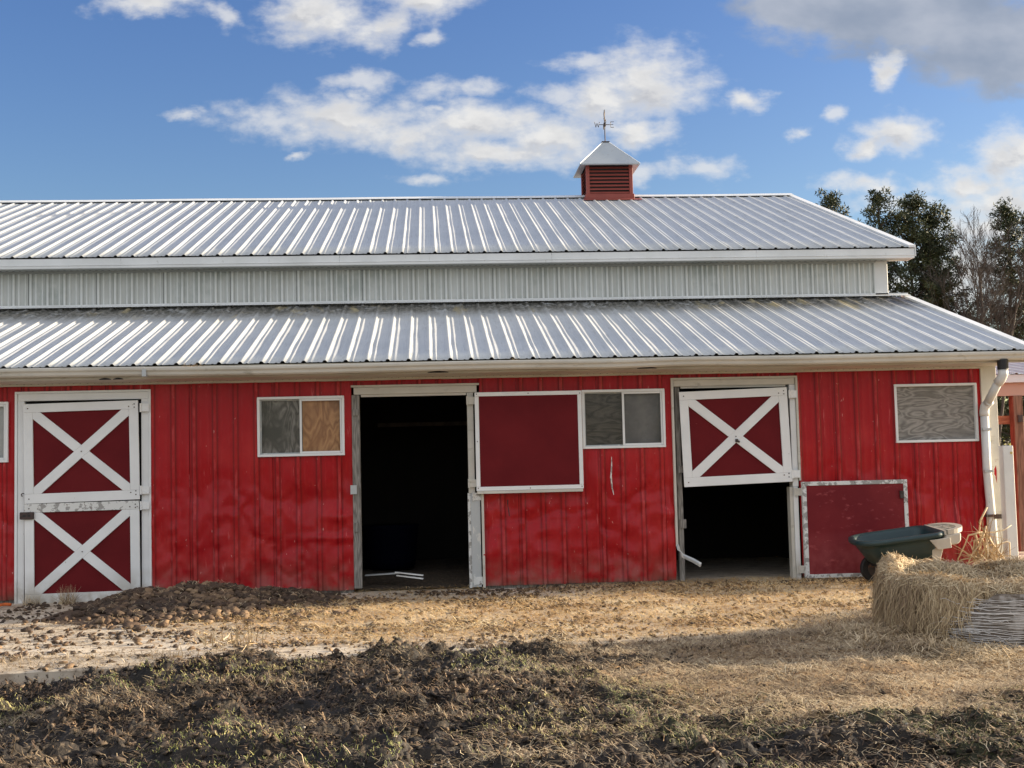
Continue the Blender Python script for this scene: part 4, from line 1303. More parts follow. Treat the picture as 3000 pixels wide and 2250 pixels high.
straw_layer('apron_litter', 9000, (.4, 5.4, -4.9, -.2), lambda x_, y_: .35 + .5 * sstep(.45, .6, fbm(x_ * 1.5, y_ * 3, 3, 90)), MT['root'], .02, .10, .003, .008, .15, .002, .010, .0, .7, 'chaff and bits of straw strewn over the bare concrete')

# clods ------------------------------------------------------------
def ico(sub):
    bm = bmesh.new(); bmesh.ops.create_icosphere(bm, subdivisions=sub, radius=1)
    V = np.array([v.co[:] for v in bm.verts]); F = np.array([[v.index for v in f.verts] for f in bm.faces]); bm.free()
    return V, F
ICO1 = ico(1); ICO2 = ico(2)

def clods(P_, S_, sub, flat=.6, jit=.34, tilt=.3):
    bv, bf = (ICO1, ICO2)[sub - 1]
    nn = len(P_)
    V = np.tile(bv, (nn, 1, 1)) * (1 + RNG.normal(0, jit, (nn, len(bv), 1)).clip(-.6, .6))
    sc = np.stack([RNG.uniform(.7, 1.3, nn), RNG.uniform(.7, 1.3, nn), RNG.uniform(.6, 1.1, nn) * flat], -1)
    V = V * sc[:, None, :] * S_[:, None, None]
    ti = RNG.normal(0, tilt, (nn, 2)); V[..., 2] += V[..., 0] * ti[:, :1] + V[..., 1] * ti[:, 1:]
    a = RNG.uniform(0, 6.28, nn); c, s_ = np.cos(a)[:, None], np.sin(a)[:, None]
    V = np.stack([V[..., 0] * c - V[..., 1] * s_, V[..., 0] * s_ + V[..., 1] * c, V[..., 2]], -1)
    V = V + P_[:, None, :]
    F = (bf[None] + (np.arange(nn) * len(bv))[:, None, None]).reshape(-1, 3)
    return V.reshape(-1, 3), F, len(bv)

def clod_layer(name, n_, box, den, m, s0, s1, sub, label, tl=0, th=.8, sink=.2, z_fn=None, cat=None, parent=None):
    p = sample(n_, *box, den); nn = len(p)
    S_ = s0 + (s1 - s0) * RNG.uniform(0, 1, nn) ** 2.2
    z = (z_fn or topz)(p[:, 0], p[:, 1]) + S_ * (.5 - sink)
    V, F, k = clods(np.stack([p[:, 0], p[:, 1], z], -1), S_, sub, flat=.6 if sub == 1 else .8, jit=.34 if sub == 1 else .13, tilt=.3 if sub == 1 else .1)
    pt = (fbm(p[:, 0] * 1.3 + 9, p[:, 1] * 1.9, 3, 121) - .47) * .9
    t = np.clip(pt + RNG.uniform(tl, th, nn) ** 1.6 + RNG.uniform(0, 1, nn) ** 9 * .8, 0, 1)
    o = mesh_np(name, V, F, m, parent=parent, tint=np.repeat(t, k))
    o['kind'] = 'stuff'
    if label: o['label'] = label
    if cat: o['category'] = cat
    return o
mudden = lambda x_, y_: np.clip((1 - strawden(x_, y_) * .93) * sstep(.10, -.2, y_ - apron_edge(x_)), 0, 1)
clod_layer('mud_clods', 17000, (.6, 10.4, -9.2, -4.0), mudden, MT['mud'], .004, .026, 1, 'churned dark mud clods in the foreground of the yard', cat='mud')
clod_layer('apron_crumbs', 8500, (.6, 10.4, -4.9, -.1), lambda x_, y_: np.clip(.12 + .6 * sstep(.52, .66, fbm(x_ * 1.6, y_ * 2.6, 4, 66)) + .9 * sstep(-.75, -.15, y_) * sstep(4.5, 5.5, x_), 0, 1) * (y_ > apron_edge(x_)), MT['dung'], .006, .032, 1, 'dark crumbs of dirt scattered over the apron', cat='dirt')
pb = lambda x_, y_: sstep(.55, .68, fbm(x_ * 1.8, y_ * 2.2, 3, 27)) * (y_ < -5.2) + .03
clod_layer('pebbles', 900, (.6, 9, -9.2, -4.6), pb, MT['pebble'], .004, .011, 1, 'small pale pebbles lying in the mud', tl=.3, th=1, cat='pebbles')

# grass ------------------------------------------------------------
p = sample(46000, .6, 10.2, -9.2, -4.6, grassden); nn = len(p)
d = rand_dir(nn, .2); d[:, 2] = RNG.uniform(.5, 2.0, nn); d /= np.linalg.norm(d, axis=1, keepdims=True)
L_ = RNG.uniform(.010, .032, nn)
P_ = np.stack([p[:, 0], p[:, 1], gz(p[:, 0], p[:, 1]) + L_ * .35 + .006], -1)
V, F = ribbons(P_, d, L_, RNG.uniform(.002, .0045, nn), RNG.uniform(-.2, .2, nn), RNG.normal(0, .3, nn), segs=2, up=np.cross(d, np.array([.3, .9, .1])))
o = mesh_np('short_grass', V, F, MT['grass'], tint=np.repeat(np.clip(RNG.uniform(0, 1, nn) * .8 + (fbm(p[:, 0] * 3, p[:, 1] * 3, 2, 8) - .4), 0, 1), 6))
tag(o, 'patches of short green and yellow grass in the yard', 'grass', kind='stuff')

# ---------------------------------------------------------------- manure heap
def heap_z(x_, y_):
    a = .205 * np.exp(-((x_ - 2.62) / .58) ** 2 - ((y_ + .80) / .48) ** 2)
    b = .155 * np.exp(-((x_ - 1.98) / .42) ** 2 - ((y_ + .72) / .46) ** 2)
    c = .11 * np.exp(-((x_ - 3.3) / .55) ** 2 - ((y_ + .62) / .40) ** 2)
    d = .05 * np.exp(-((x_ - 2.3) / 1.0) ** 2 - ((y_ + 1.5) / .7) ** 2)
    s_ = np.maximum(np.maximum(a, b), c) + d
    return s_ * (.85 + .35 * fbm(x_ * 5, y_ * 5, 3, 12)) - .014
hx = np.arange(.9, 4.4, .035); hy = np.arange(-2.9, -.04, .035)
HX, HY = np.meshgrid(hx, hy); HZ = heap_z(HX, HY)
mh = thing('manure_heap', 'dark brown heap of manure clods against the red wall', 'manure heap', (2.5, -.9, 0))
n = len(hx); i, j = np.meshgrid(np.arange(n - 1), np.arange(len(hy) - 1)); bse = (j * n + i).ravel()
mesh_np('mound', np.stack([HX, HY, HZ], -1).reshape(-1, 3), np.stack([bse, bse + 1, bse + n + 1, bse + n], -1), MT['dung'], mh, tint=np.full(HX.size, .35), smooth=True)
hden = lambda x_, y_: np.clip(.22 * sstep(-2.95, -1.9, y_) * sstep(4.6, 3.4, x_) * sstep(1.0, 1.5, x_) * sstep(.40, .55, fbm(x_ * 2, y_ * 3, 3, 6)) + 1.1 * sstep(.0, .07, heap_z(x_, y_)), 0, 1)
clod_layer('clods', 3000, (.9, 4.7, -3.0, -.1), hden, MT['dung'], .014, .052, 2, None, tl=0, th=.75, z_fn=lambda a, b: np.maximum(heap_z(a, b), 0), parent=mh, sink=.1)
p = sample(1500, 1.1, 4.2, -2.4, -.15, hden); nn = len(p)
P_ = np.stack([p[:, 0], p[:, 1], np.maximum(heap_z(p[:, 0], p[:, 1]), 0) + .03 + RNG.uniform(0, .02, nn)], -1)
V, F = ribbons(P_, rand_dir(nn, .3), RNG.uniform(.03, .11, nn), RNG.uniform(.003, .006, nn), RNG.uniform(0, .1, nn), RNG.normal(0, .2, nn))
o = mesh_np('straw_flecks', V, F, MT['root'], mh, tint=np.repeat(RNG.uniform(.1, 1, nn), 8)); o['kind'] = 'stuff'
# small dug mound with dead weeds at the apron edge
wm = thing('weed_clump', 'clump of pale dead weeds on a small mud mound at the apron edge', 'weeds', (3.46, -4.2, .08))
def stems(n_, cx_, cy_, cz_, r_, hmin, hmax, wmin, wmax, lean, bend, seg=5):
    V, F, T = [], [], []
    for k in range(n_):
        a = RNG.uniform(0, 6.28); q = r_ * math.sqrt(RNG.uniform())
        p = np.array([cx_ + q * math.cos(a), cy_ + q * math.sin(a), cz_])
        a2 = RNG.uniform(0, 6.28); ln = RNG.uniform(hmin, hmax); le = abs(RNG.normal(0, lean))
        d_ = np.array([math.cos(a2) * math.sin(le), math.sin(a2) * math.sin(le), math.cos(le)])
        w_ = RNG.uniform(wmin, wmax); bd = RNG.normal(0, bend)
        t_ = RNG.uniform()
        side = np.cross(d_, [0.35, .9, 0]); side /= np.linalg.norm(side) + 1e-6
        base = len(V)
        for s_ in range(seg + 1):
            ww = w_ * (1 - .75 * s_ / seg)
            V += [p - side * ww / 2, p + side * ww / 2]; T += [t_, t_]
            d_ = d_ + np.array([math.cos(a2), math.sin(a2), -.6]) * bd / seg + RNG.normal(0, .1, 3)
            d_ /= np.linalg.norm(d_); p = p + d_ * ln / seg
        for s_ in range(seg):
            b_ = base + 2 * s_; F.append((b_, b_ + 1, b_ + 3, b_ + 2))
    return np.array(V), np.array(F), np.array(T)
V, F, T = stems(80, 3.46, -4.25, .07, .24, .05, .20, .005, .014, 1.1, 1.6)
o = mesh_np('dead_stems', V, F, MT['stalk'], wm, tint=T); o['kind'] = 'stuff'
V, F, T = stems(24, 3.0, -4.45, .0, .12, .04, .12, .004, .010, .9, 1.4)
o = mesh_np('dead_stems', V, F, MT['stalk'], wm, tint=T); o['kind'] = 'stuff'
# tufts at the door foot
for (cx_, cy_, nn_, hh, lb_) in ((1.03, -.20, 150, .19, 'dry grass tuft against the middle of the closed door foot'), (.66, -.20, 90, .11, 'smaller dry grass tuft at the left foot of the closed door')):
    t_ = thing('grass_tuft', lb_, 'grass tuft', (cx_, cy_, 0), 'dry grass tufts at the closed door')
    V, F, T = stems(nn_, cx_, cy_, 0, .09, hh * .5, hh * 1.15, .003, .006, .45, .9)
    o = mesh_np('blades', V, F, MT['root'], t_, tint=np.clip(T * .8 + .1, 0, 1)); o['kind'] = 'stuff'
for k, (cx_, lb_) in enumerate(((3.05 - .62, 'dry leaves caught on the gutter near its joint'), (5.93, 'small dry wisp on the gutter above the red half door'))):
    t_ = thing('roof_debris', lb_, 'debris', (cx_, -.42, 2.53))
    V, F, T = stems(46 if k == 0 else 16, cx_, -.44, 2.525, .10 if k == 0 else .05, .02, .075, .003, .006, .9, .8)
    o = mesh_np('dry_leaves', V, F, MT['stalk'], t_, tint=T * .5); o['kind'] = 'stuff'

# orange strap at far left
ob = MB()
pts = [(.05 + .45 * t, -.42 + .06 * math.sin(t * 7), .018 + .02 * abs(math.sin(t * 9))) for t in np.linspace(0, 1, 18)]
ob.tube(pts, .017, 6)
ob.tube([(p[0] - .05, p[1] - .05, p[2] + .012 * math.sin(p[0] * 30)) for p in pts[3:14]], .014, 6)
o = build('orange_strap', ob, MT['orange'], None, loc=(.2, -.4, 0), smooth=True)
tag(o, 'crumpled orange strap on the concrete beside the closed door', 'strap')

# white scraps and tub in the dark doorway
def scrap(pts, w, m, label, group):
    mb = MB()
    A, B = Vector(pts[0]), Vector(pts[1]); d_ = (B - A).normalized(); s_ = d_.cross(Vector((0, 0, 1))).normalized() * w
    u_ = Vector((0, 0, .012))
    vs = [A, A + s_, B + s_, B, A + u_, A + s_ + u_, B + s_ + u_, B + u_]
    mb.add(vs, [(3, 2, 1, 0), (4, 5, 6, 7), (0, 1, 5, 4), (1, 2, 6, 5), (2, 3, 7, 6), (3, 0, 4, 7)])
    o = build('trim_scrap', mb, m, None, loc=tuple(A)); return tag(o, label, 'metal scrap', group)
g_ = 'white trim scraps on the stall floor'
scrap([(4.22, .45, .155), (4.62, .40, .175)], .10, MT['galv'], 'flat grey white trim scrap at the left side of the open doorway', g_)
scrap([(4.56, .30, .19), (4.88, .25, .15)], .05, MT['white_board'], 'uppermost white trim scrap in the open doorway', g_)
scrap([(4.58, .28, .155), (4.88, .22, .115)], .05, MT['white_board'], 'lowest white trim scrap in the open doorway', g_)
mb = MB()
mb.tube([(4.45, 1.9, .12), (4.45, 1.9, .22), (4.45, 1.9, .62), (4.45, 1.9, .66)], [.30, .33, .36, .38], 20)
o = build('feed_tub', mb, MT['blue'], None, loc=(4.45, 1.9, .12), smooth=True)
tag(o, 'dark blue plastic tub standing inside the open doorway', 'tub')
o = build('loose_bedding', MB().box(4.0, 5.6, .14, 1.6, -.001, .012), MT['haycore'])
mv = clod_layer  # bedding mound inside the doorway
bpy.data.objects.remove(o)
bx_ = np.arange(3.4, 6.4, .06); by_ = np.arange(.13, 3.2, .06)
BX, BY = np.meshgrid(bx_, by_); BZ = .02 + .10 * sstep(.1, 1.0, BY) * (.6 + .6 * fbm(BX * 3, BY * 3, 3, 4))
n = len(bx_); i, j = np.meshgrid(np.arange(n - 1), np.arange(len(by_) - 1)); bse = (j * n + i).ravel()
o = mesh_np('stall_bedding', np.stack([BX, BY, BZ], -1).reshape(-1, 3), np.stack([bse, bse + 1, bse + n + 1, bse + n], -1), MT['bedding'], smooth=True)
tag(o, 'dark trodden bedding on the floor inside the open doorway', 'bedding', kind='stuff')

# ---------------------------------------------------------------- wheelbarrow
wbr = thing('yard_cart', 'dark green plastic yard cart with a tan handle beside the scuffed half door', 'wheelbarrow', (9.95, -.75, 0))
C0 = Vector((9.93, -.78, .0))
M_ = Matrix.Rotation(R(-3), 3, 'Z') @ Matrix.Rotation(R(-6.5), 3, 'Y') @ Matrix.Rotation(R(3.5), 3, 'X')
def wl(p):     # local to world; local origin = rim centre
    return tuple(M_ @ Vector(p) + C0 + Vector((.02, 0, .525)))
def rrect(hx_, hy_, r_, z_, cx_=0.0, n_=7, nose=0.0):
    out = []
    for (sx, sy, a0) in ((1, 1, 0), (-1, 1, 90), (-1, -1, 180), (1, -1, 270)):
        rr_ = r_ * (1.9 if sx < 0 else 1.0)
        rr_ = min(rr_, hy_ * .98)
        for k in range(n_):
            a = R(a0 + 90 * k / (n_ - 1))
            out.append((cx_ + sx * (hx_ - rr_) + rr_ * math.cos(a), sy * (hy_ - rr_) + rr_ * math.sin(a), z_))
    return out
def loft(rings, closed_bottom=True):
    mb = MB(); n_ = len(rings[0]); vs = [p for r_ in rings for p in r_]; fs = []
    for k in range(len(rings) - 1):
        for i_ in range(n_):
            fs.append((k * n_ + i_, k * n_ + (i_ + 1) % n_, (k + 1) * n_ + (i_ + 1) % n_, (k + 1) * n_ + i_))
    if closed_bottom: fs.append(tuple((len(rings) - 1) * n_ + i_ for i_ in range(n_)))
    mb.add(vs, fs); return mb
def world(mb):
    mb.v = [wl(p) for p in mb.v]; return mb
rings = [rrect(.39, .26, .10, -.26, -.0), rrect(.43, .29, .12, -.10), rrect(.46, .315, .13, -.035), rrect(.50, .345, .14, -.045), rrect(.515, .355, .145, -.02), rrect(.505, .35, .14, .012), rrect(.465, .31, .13, .012), rrect(.445, .295, .125, -.03), rrect(.41, .265, .12, -.12), rrect(.36, .23, .10, -.235)]
rings = [[(x_ * .91 + .035, y_, z_) for x_, y_, z_ in r_] for r_ in rings]
rings[0] = [(x_ * .90 + .03, y_, z_) for x_, y_, z_ in rings[0]]
rings[-1] = [(x_ * .84 + .06, y_, z_) for x_, y_, z_ in rings[-1]]
# outside bottom
mb = loft(rings)
nb = len(rings[0]); mb.f.append(tuple(range(nb - 1, -1, -1)))
tub = build('tub', world(mb), MT['green'], wbr, smooth=True)
# tan rear section: rim shelf with finger slots and curved handle
mb = MB()
outer = []
for a in np.linspace(-90, 90, 17):
    outer.append((.52 + .24 * math.cos(R(a)) ** .75, .30 * math.sin(R(a))))
for r_in, z0_, z1_ in ((.80, -.03, .018),):
    n_ = len(outer)
    inn = [(.50 + (x_ - .50) * .74, y_ * .82) for x_, y_ in outer]
    vs = [(x_, y_, z1_) for x_, y_ in outer] + [(x_, y_, z1_) for x_, y_ in inn] + [(x_ - .006, y_, z0_) for x_, y_ in outer] + [(x_, y_, z0_) for x_, y_ in inn]
    fs = []
    for k in range(n_ - 1):
        fs += [(k, k + 1, n_ + k + 1, n_ + k), (2 * n_ + k, 3 * n_ + k, 3 * n_ + k + 1, 2 * n_ + k + 1), (k, 2 * n_ + k, 2 * n_ + k + 1, k + 1), (n_ + k, n_ + k + 1, 3 * n_ + k + 1, 3 * n_ + k)]
    mb.add(vs, fs)
hd = build('handle', world(mb), MT['tan'], wbr, smooth=False)
mb = MB()
mb.box(.48, .505, -.30, .30, -.03, .016); mb.box(.60, .62, -.26, .26, -.028, .012)
for yy in (-.09, .09): mb.box(.505, .72, yy - .012, yy + .012, -.028, .012)
build('handle_web', world(mb), MT['tan'], hd)
mb = MB()   # deep tan bin under the handle
pl = [(.49, -.03), (.66, -.03), (.65, -.115), (.61, -.145), (.44, -.145), (.45, -.10)]
n_ = len(pl)
for sy in (-1, 1):
    pass
vs = [(x_, -.30, z_) for x_, z_ in pl] + [(x_, .30, z_) for x_, z_ in pl]
mb.add(vs, [tuple(range(n_)), tuple(range(2 * n_ - 1, n_ - 1, -1))] + [(i_, i_ + n_, (i_ + 1) % n_ + n_, (i_ + 1) % n_) for i_ in range(n_)])
build('rear_bin', world(mb), MT['tan'], wbr, bevel=.012)
for yy in (-.350, .330):
    mb = MB().prism([(.30, -.055), (.52, -.055), (.52, -.165), (.375, -.165)], yy, yy + .02)
    build('side_plate', world(mb), MT['tan'], wbr, bevel=.003)
for yy in (-.27, .22):
    mb = MB()
    pl = [(.335, -.17), (.46, -.17), (.40, -.32), (.37, -.50), (.315, -.50), (.33, -.30)]
    vs = [(x_, yy, z_) for x_, z_ in pl] + [(x_, yy + .05, z_) for x_, z_ in pl]; n_ = len(pl)
    mb.add(vs, [tuple(range(n_)), tuple(range(2 * n_ - 1, n_ - 1, -1))] + [(i_, i_ + n_, (i_ + 1) % n_ + n_, (i_ + 1) % n_) for i_ in range(n_)])
    build('leg', world(mb), MT['tan'], wbr, bevel=.004)
for yy in (-1.05, -.55):
    mb = MB(); mb.tube([(9.84, yy - .035, .155), (9.84, yy + .035, .155)], .155, 24)
    w_ = build('wheel', mb, MT['black'], wbr, bevel=.01)
    mb = MB(); mb.tube([(9.84, yy - .04, .155), (9.84, yy + .04, .155)], .085, 16)
    build('hub', mb, MT['iron'], w_)
mb = MB(); mb.tube([(9.84, -1.03, .155), (9.84, -.57, .155)], .012, 8); mb.box(9.78, 9.90, -1.0, -.62, .19, .25)
build('axle', mb, MT['black'], wbr)

# ---------------------------------------------------------------- hay bale
bale = thing('hay_bale', 'hollowed out round hay bale with its net wrap torn down at the right', 'hay bale', (9.22, -4.78, 0))
BCX, BCY = 9.30, -4.80
def bale_R(th):
    return .89 + .045 * np.sin(3 * th + 1) + .05 * (fbm(np.cos(th) * 2 + 5, np.sin(th) * 2 + 5, 3, 15) - .5)
def bale_H(th):
    # back (pi/2) high, front right low
    h = .465 + .07 * np.exp(-((((th - 2.4 + np.pi) % (2 * np.pi)) - np.pi) / .5) ** 2)
    h = h - .05 * np.exp(-((((th + 1.1 + np.pi) % (2 * np.pi)) - np.pi) / .5) ** 2)
    h = h - .09 * np.exp(-((((th - 1.15 + np.pi) % (2 * np.pi)) - np.pi) / .22) ** 2)
    return h + .14 * (fbm(np.cos(th) * 1.9 + 20, np.sin(th) * 1.9 + 3, 3, 4) - .5)
prof = [(1.0, 0.0), (1.0, .25), (1.01, .5), (1.0, .70), (.965, .86), (.91, .97), (.84, 1.04), (.75, 1.05), (.66, .98), (.59, .74), (.54, .46), (.48, .22), (.28, .12), (.0, .10)]
NT = 120
th = np.linspace(0, 2 * np.pi, NT, endpoint=False)
def bale_pt(th_, k):
    r_, h_ = prof[k]
    if k < 9: off = .0
    rr_ = bale_R(th_) * r_
    cx_ = BCX - .50 * (1 - r_) ; cy_ = BCY + .10 * (1 - r_)
    z_ = bale_H(th_) * h_
    if k >= 10: z_ = .43 * h_
    return np.stack([cx_ + rr_ * np.cos(th_), cy_ + rr_ * np.sin(th_), z_ + 0 * th_], -1)
BV = np.stack([bale_pt(th, k) for k in range(len(prof))], 0)     # (K,NT,3)
BV[:, :, :2] += (RNG.uniform(-1, 1, BV[:, :, :2].shape)) * .010
BV[:, :, 2] += (RNG.uniform(-1, 1, BV[:, :, 2].shape)) * .010 * (np.arange(len(prof))[:, None] > 0)
K_ = len(prof)
F = []
for k in range(K_ - 1):
    a = k * NT + np.arange(NT); b = k * NT + (np.arange(NT) + 1) % NT
    F.append(np.stack([a, b, b + NT, a + NT], -1))
mesh_np('bale_core', BV.reshape(-1, 3), np.concatenate(F), MT['haycore'], bale, smooth=True)
def bale_sample(n_, klo, khi, thf=None):
    kk = RNG.uniform(klo, khi, n_); tt = RNG.uniform(0, 2 * np.pi, n_)
    if thf is not None:
        keep = thf(tt, kk); kk, tt = kk[keep], tt[keep]
    k0 = np.floor(kk).astype(int).clip(0, K_ - 2); f = (kk - k0)[:, None]
    ti = tt / (2 * np.pi) * NT; t0 = np.floor(ti).astype(int) % NT; t1 = (t0 + 1) % NT; g = (ti - np.floor(ti))[:, None]
    p = (BV[k0, t0] * (1 - g) + BV[k0, t1] * g) * (1 - f) + (BV[k0 + 1, t0] * (1 - g) + BV[k0 + 1, t1] * g) * f
    ut = BV[k0, t1] - BV[k0, t0]; uk = BV[k0 + 1, t0] - BV[k0, t0]
    nrm_ = np.cross(ut, uk); nrm_ /= np.linalg.norm(nrm_, axis=1, keepdims=True) + 1e-9
    return p, nrm_, ut, uk, tt, kk
netc = -2.02     # middle direction of the part where the wrap still holds
def inv_net(tt, kk):
    d_ = ((tt - netc + np.pi) % (2 * np.pi)) - np.pi
    lim = np.clip((d_ + .62) * 9.0, 0, 4.6)
    return ~((d_ > -.62) & (d_ < 1.2) & (kk < lim))
# hanging strands on the side
p, nm, ut, uk, tt, kk = bale_sample(28000, 0.4, 5.6, inv_net)
nn = len(p)
ud = ut / np.linalg.norm(ut, axis=1, keepdims=True)
d = np.array([0, 0, -1.0])[None] + ud * RNG.normal(0, .35, nn)[:, None] + nm * RNG.normal(.05, .12, nn)[:, None]
d /= np.linalg.norm(d, axis=1, keepdims=True)
L_ = RNG.uniform(.06, .24, nn)
p = p + d * (L_ * .42)[:, None]
p[:, 2] = np.maximum(p[:, 2], L_ * .3)
V, F = ribbons(p + nm * RNG.uniform(.0, .045, nn)[:, None], d, L_, RNG.uniform(.0022, .0060, nn), RNG.uniform(.0, .12, nn), RNG.normal(0, .16, nn), up=nm)
cl = fbm(tt * 9, kk * .6, 3, 31)
o = mesh_np('hanging_hay', V, F, MT['hay'], bale, tint=np.repeat(np.clip(RNG.uniform(0, .75, nn) + (cl - .55) * 1.1, 0, 1), 8)); o['kind'] = 'stuff'
# strands lying on the top and in the hollow
p, nm, ut, uk, tt, kk = bale_sample(20000, 4.6, 11.6)
nn = len(p)
nm = nm * np.sign(nm[:, 2:3] + 1e-6)
d = RNG.normal(0, 1, (nn, 3)); d -= nm * (d * nm).sum(1, keepdims=True) * .85; d /= np.linalg.norm(d, axis=1, keepdims=True)
L_ = RNG.uniform(.05, .17, nn)
V, F = ribbons(p + nm * RNG.uniform(.0, .03, nn)[:, None], d, L_, RNG.uniform(.003, .007, nn), RNG.uniform(.0, .15, nn), RNG.normal(0, .15, nn), up=nm)
o = mesh_np('top_hay', V, F, MT['hay'], bale, tint=np.repeat(np.clip(RNG.uniform(.1, 1.0, nn) - .55 * (kk > 8.6), 0, 1), 8)); o['kind'] = 'stuff'  # strands in the hollow tinted darker, its shade painted into the colour
# spilled lumps at the right rear and apron of hay round the foot
lump = thing('hay_pile', 'loose lumpy hay pulled out of the bale at the right edge', 'hay', (10.15, -3.2, 0))
def lump_z(x_, y_):
    return .40 * np.exp(-((x_ - 10.25) / .42) ** 2 - ((y_ + 3.25) / .35) ** 2) + .25 * np.exp(-((x_ - 9.75) / .3) ** 2 - ((y_ + 3.15) / .3) ** 2)
lx = np.arange(9.0, 11.2, .05); ly = np.arange(-4.1, -2.4, .05)
LX, LY = np.meshgrid(lx, ly); LZ = lump_z(LX, LY) * (.85 + .3 * fbm(LX * 5, LY * 5, 3, 3)) - .02
n = len(lx); i, j = np.meshgrid(np.arange(n - 1), np.arange(len(ly) - 1)); bse = (j * n + i).ravel()
mesh_np('hay_mound', np.stack([LX, LY, LZ], -1).reshape(-1, 3), np.stack([bse, bse + 1, bse + n + 1, bse + n], -1), MT['haycore'], lump, smooth=True)
p2 = sample(9000, 9.0, 11.2, -4.1, -2.4, lambda x_, y_: np.clip(lump_z(x_, y_) * 5, 0, 1)); nn = len(p2)
P_ = np.stack([p2[:, 0], p2[:, 1], lump_z(p2[:, 0], p2[:, 1]) + RNG.uniform(0, .04, nn)], -1)
V, F = ribbons(P_, rand_dir(nn, .35), RNG.uniform(.05, .18, nn), RNG.uniform(.003, .007, nn), RNG.uniform(0, .15, nn), RNG.normal(0, .15, nn))
o = mesh_np('loose_strands', V, F, MT['hay'], lump, tint=np.repeat(RNG.uniform(0, .9, nn), 8)); o['kind'] = 'stuff'
rad = lambda x_, y_: np.hypot(x_ - BCX, y_ - BCY)
straw_layer('fallen_hay', 14000, (7.6, 10.6, -6.6, -3.2), lambda x_, y_: sstep(1.7, 1.0, rad(x_, y_)) * (rad(x_, y_) > .86) * (1 - .85 * ((x_ > 8.9) & (y_ < -5))), MT['hay'], .06, .20, .003, .007, .35, .003, .07, .05, .7, 'hay fallen round the foot of the bale', cat='hay')
# net wrap strands
nv, nf = [], []
def net_line(z_, t0, t1, amp, rr_=1.006, n_=26, w_=.0045):
    base = len(nv)
    ph = RNG.uniform(0, 6)
    for k in range(n_):
        t_ = t0 + (t1 - t0) * k / (n_ - 1)
        r_ = float(bale_R(np.array([t_]))[0]) * rr_ + .014 + .03 * math.sin(min(z_, .4) / .42 * math.pi)
        zz = z_ + amp * math.sin(k * .7 + ph) + RNG.normal(0, .0025)
        for dz_ in (-w_ / 2, w_ / 2):
            nv.append((BCX + r_ * math.cos(t_), BCY + r_ * math.sin(t_), max(zz + dz_, .004)))
    for k in range(n_ - 1):
        b_ = base + 2 * k; nf.append((b_, b_ + 1, b_ + 3, b_ + 2))
for k in range(36):
    z_ = .012 + k * .0108 + RNG.normal(0, .004)
    lim = -.64 + .50 * (z_ / .36)
    net_line(z_, netc + lim + RNG.uniform(-.12, .12), netc + 1.3, .0065, w_=RNG.uniform(.002, .0055))
for k in range(60):
    t_ = netc + RNG.uniform(-.40, 1.0); z_ = RNG.uniform(.02, .38)
    net_line(z_, t_, t_ + RNG.uniform(-.22, .22), .012, 1.012, 8, .003)
for k in range(70):      # bunched wrap near the top edge
    t_ = netc + RNG.uniform(.25, 1.1); z_ = .35 + RNG.normal(0, .035)
    net_line(z_, t_, t_ + RNG.uniform(.1, .3), .02, 1.02, 12, .005)
mesh_np('net_wrap', np.array(nv), np.array(nf), MT['net'], bale)['kind'] = 'stuff'
# grey film under the strands
fv, ff = [], []
tsn = 24
for k in range(tsn):
    t_ = netc + (.0 + 1.25 * k / (tsn - 1)) - .62 * (1 - k / (tsn - 1))
    r_ = float(bale_R(np.array([t_]))[0]) * 1.0 + .008
    top = min(.42, .04 + .38 * k / 7)
    for m_ in range(5):
        z_ = .002 + top * m_ / 4
        rq = r_ + .006 * math.sin(m_ * 3 + k) + .03 * math.sin(min(z_, .4) / .42 * math.pi)
        fv.append((BCX + rq * math.cos(t_), BCY + rq * math.sin(t_), z_))
for k in range(tsn - 1):
    for m_ in range(4):
        a = k * 5 + m_; ff.append((a, a + 5, a + 6, a + 1))
mesh_np('wrap_film', np.array(fv), np.array(ff), mat('thin_grey_wrap', (.17, .14, .115), .6, layers=[(26, (.25, .25, 3), .46, .54, (.09, .068, .05), 4), (9, (1, 1, 1), .52, .66, (.40, .37, .34))]), bale)

whole = thing('hay_bale', 'whole upright round hay bale still in its white net wrap', 'hay bale', (12.25, -4.15, 0))
mb = MB()
mb.tube([(12.25, -4.15, 0), (12.25, -4.15, .02), (12.25, -4.15, .6), (12.25, -4.15, 1.14), (12.25, -4.15, 1.19)], [.66, .70, .72, .70, .62], 40)
build('bale_core', mb, MT['haycore'], whole, smooth=True)
nv2, nf2 = [], []
for k in range(60):
    z_ = .03 + k * .0185; b_ = len(nv2)
    for q in range(61):
        a = 2 * math.pi * q / 60; r_ = .728 - .03 * abs(z_ / .6 - 1) ** 2
        for dz_ in (-.004, .004): nv2.append((12.25 + r_ * math.cos(a), -4.15 + r_ * math.sin(a), z_ + dz_ + .004 * math.sin(q * .7 + k)))
    for q in range(60): nf2.append((b_ + 2 * q, b_ + 2 * q + 1, b_ + 2 * q + 3, b_ + 2 * q + 2))
mesh_np('net_wrap', np.array(nv2), np.array(nf2), MT['net'], whole)['kind'] = 'stuff'

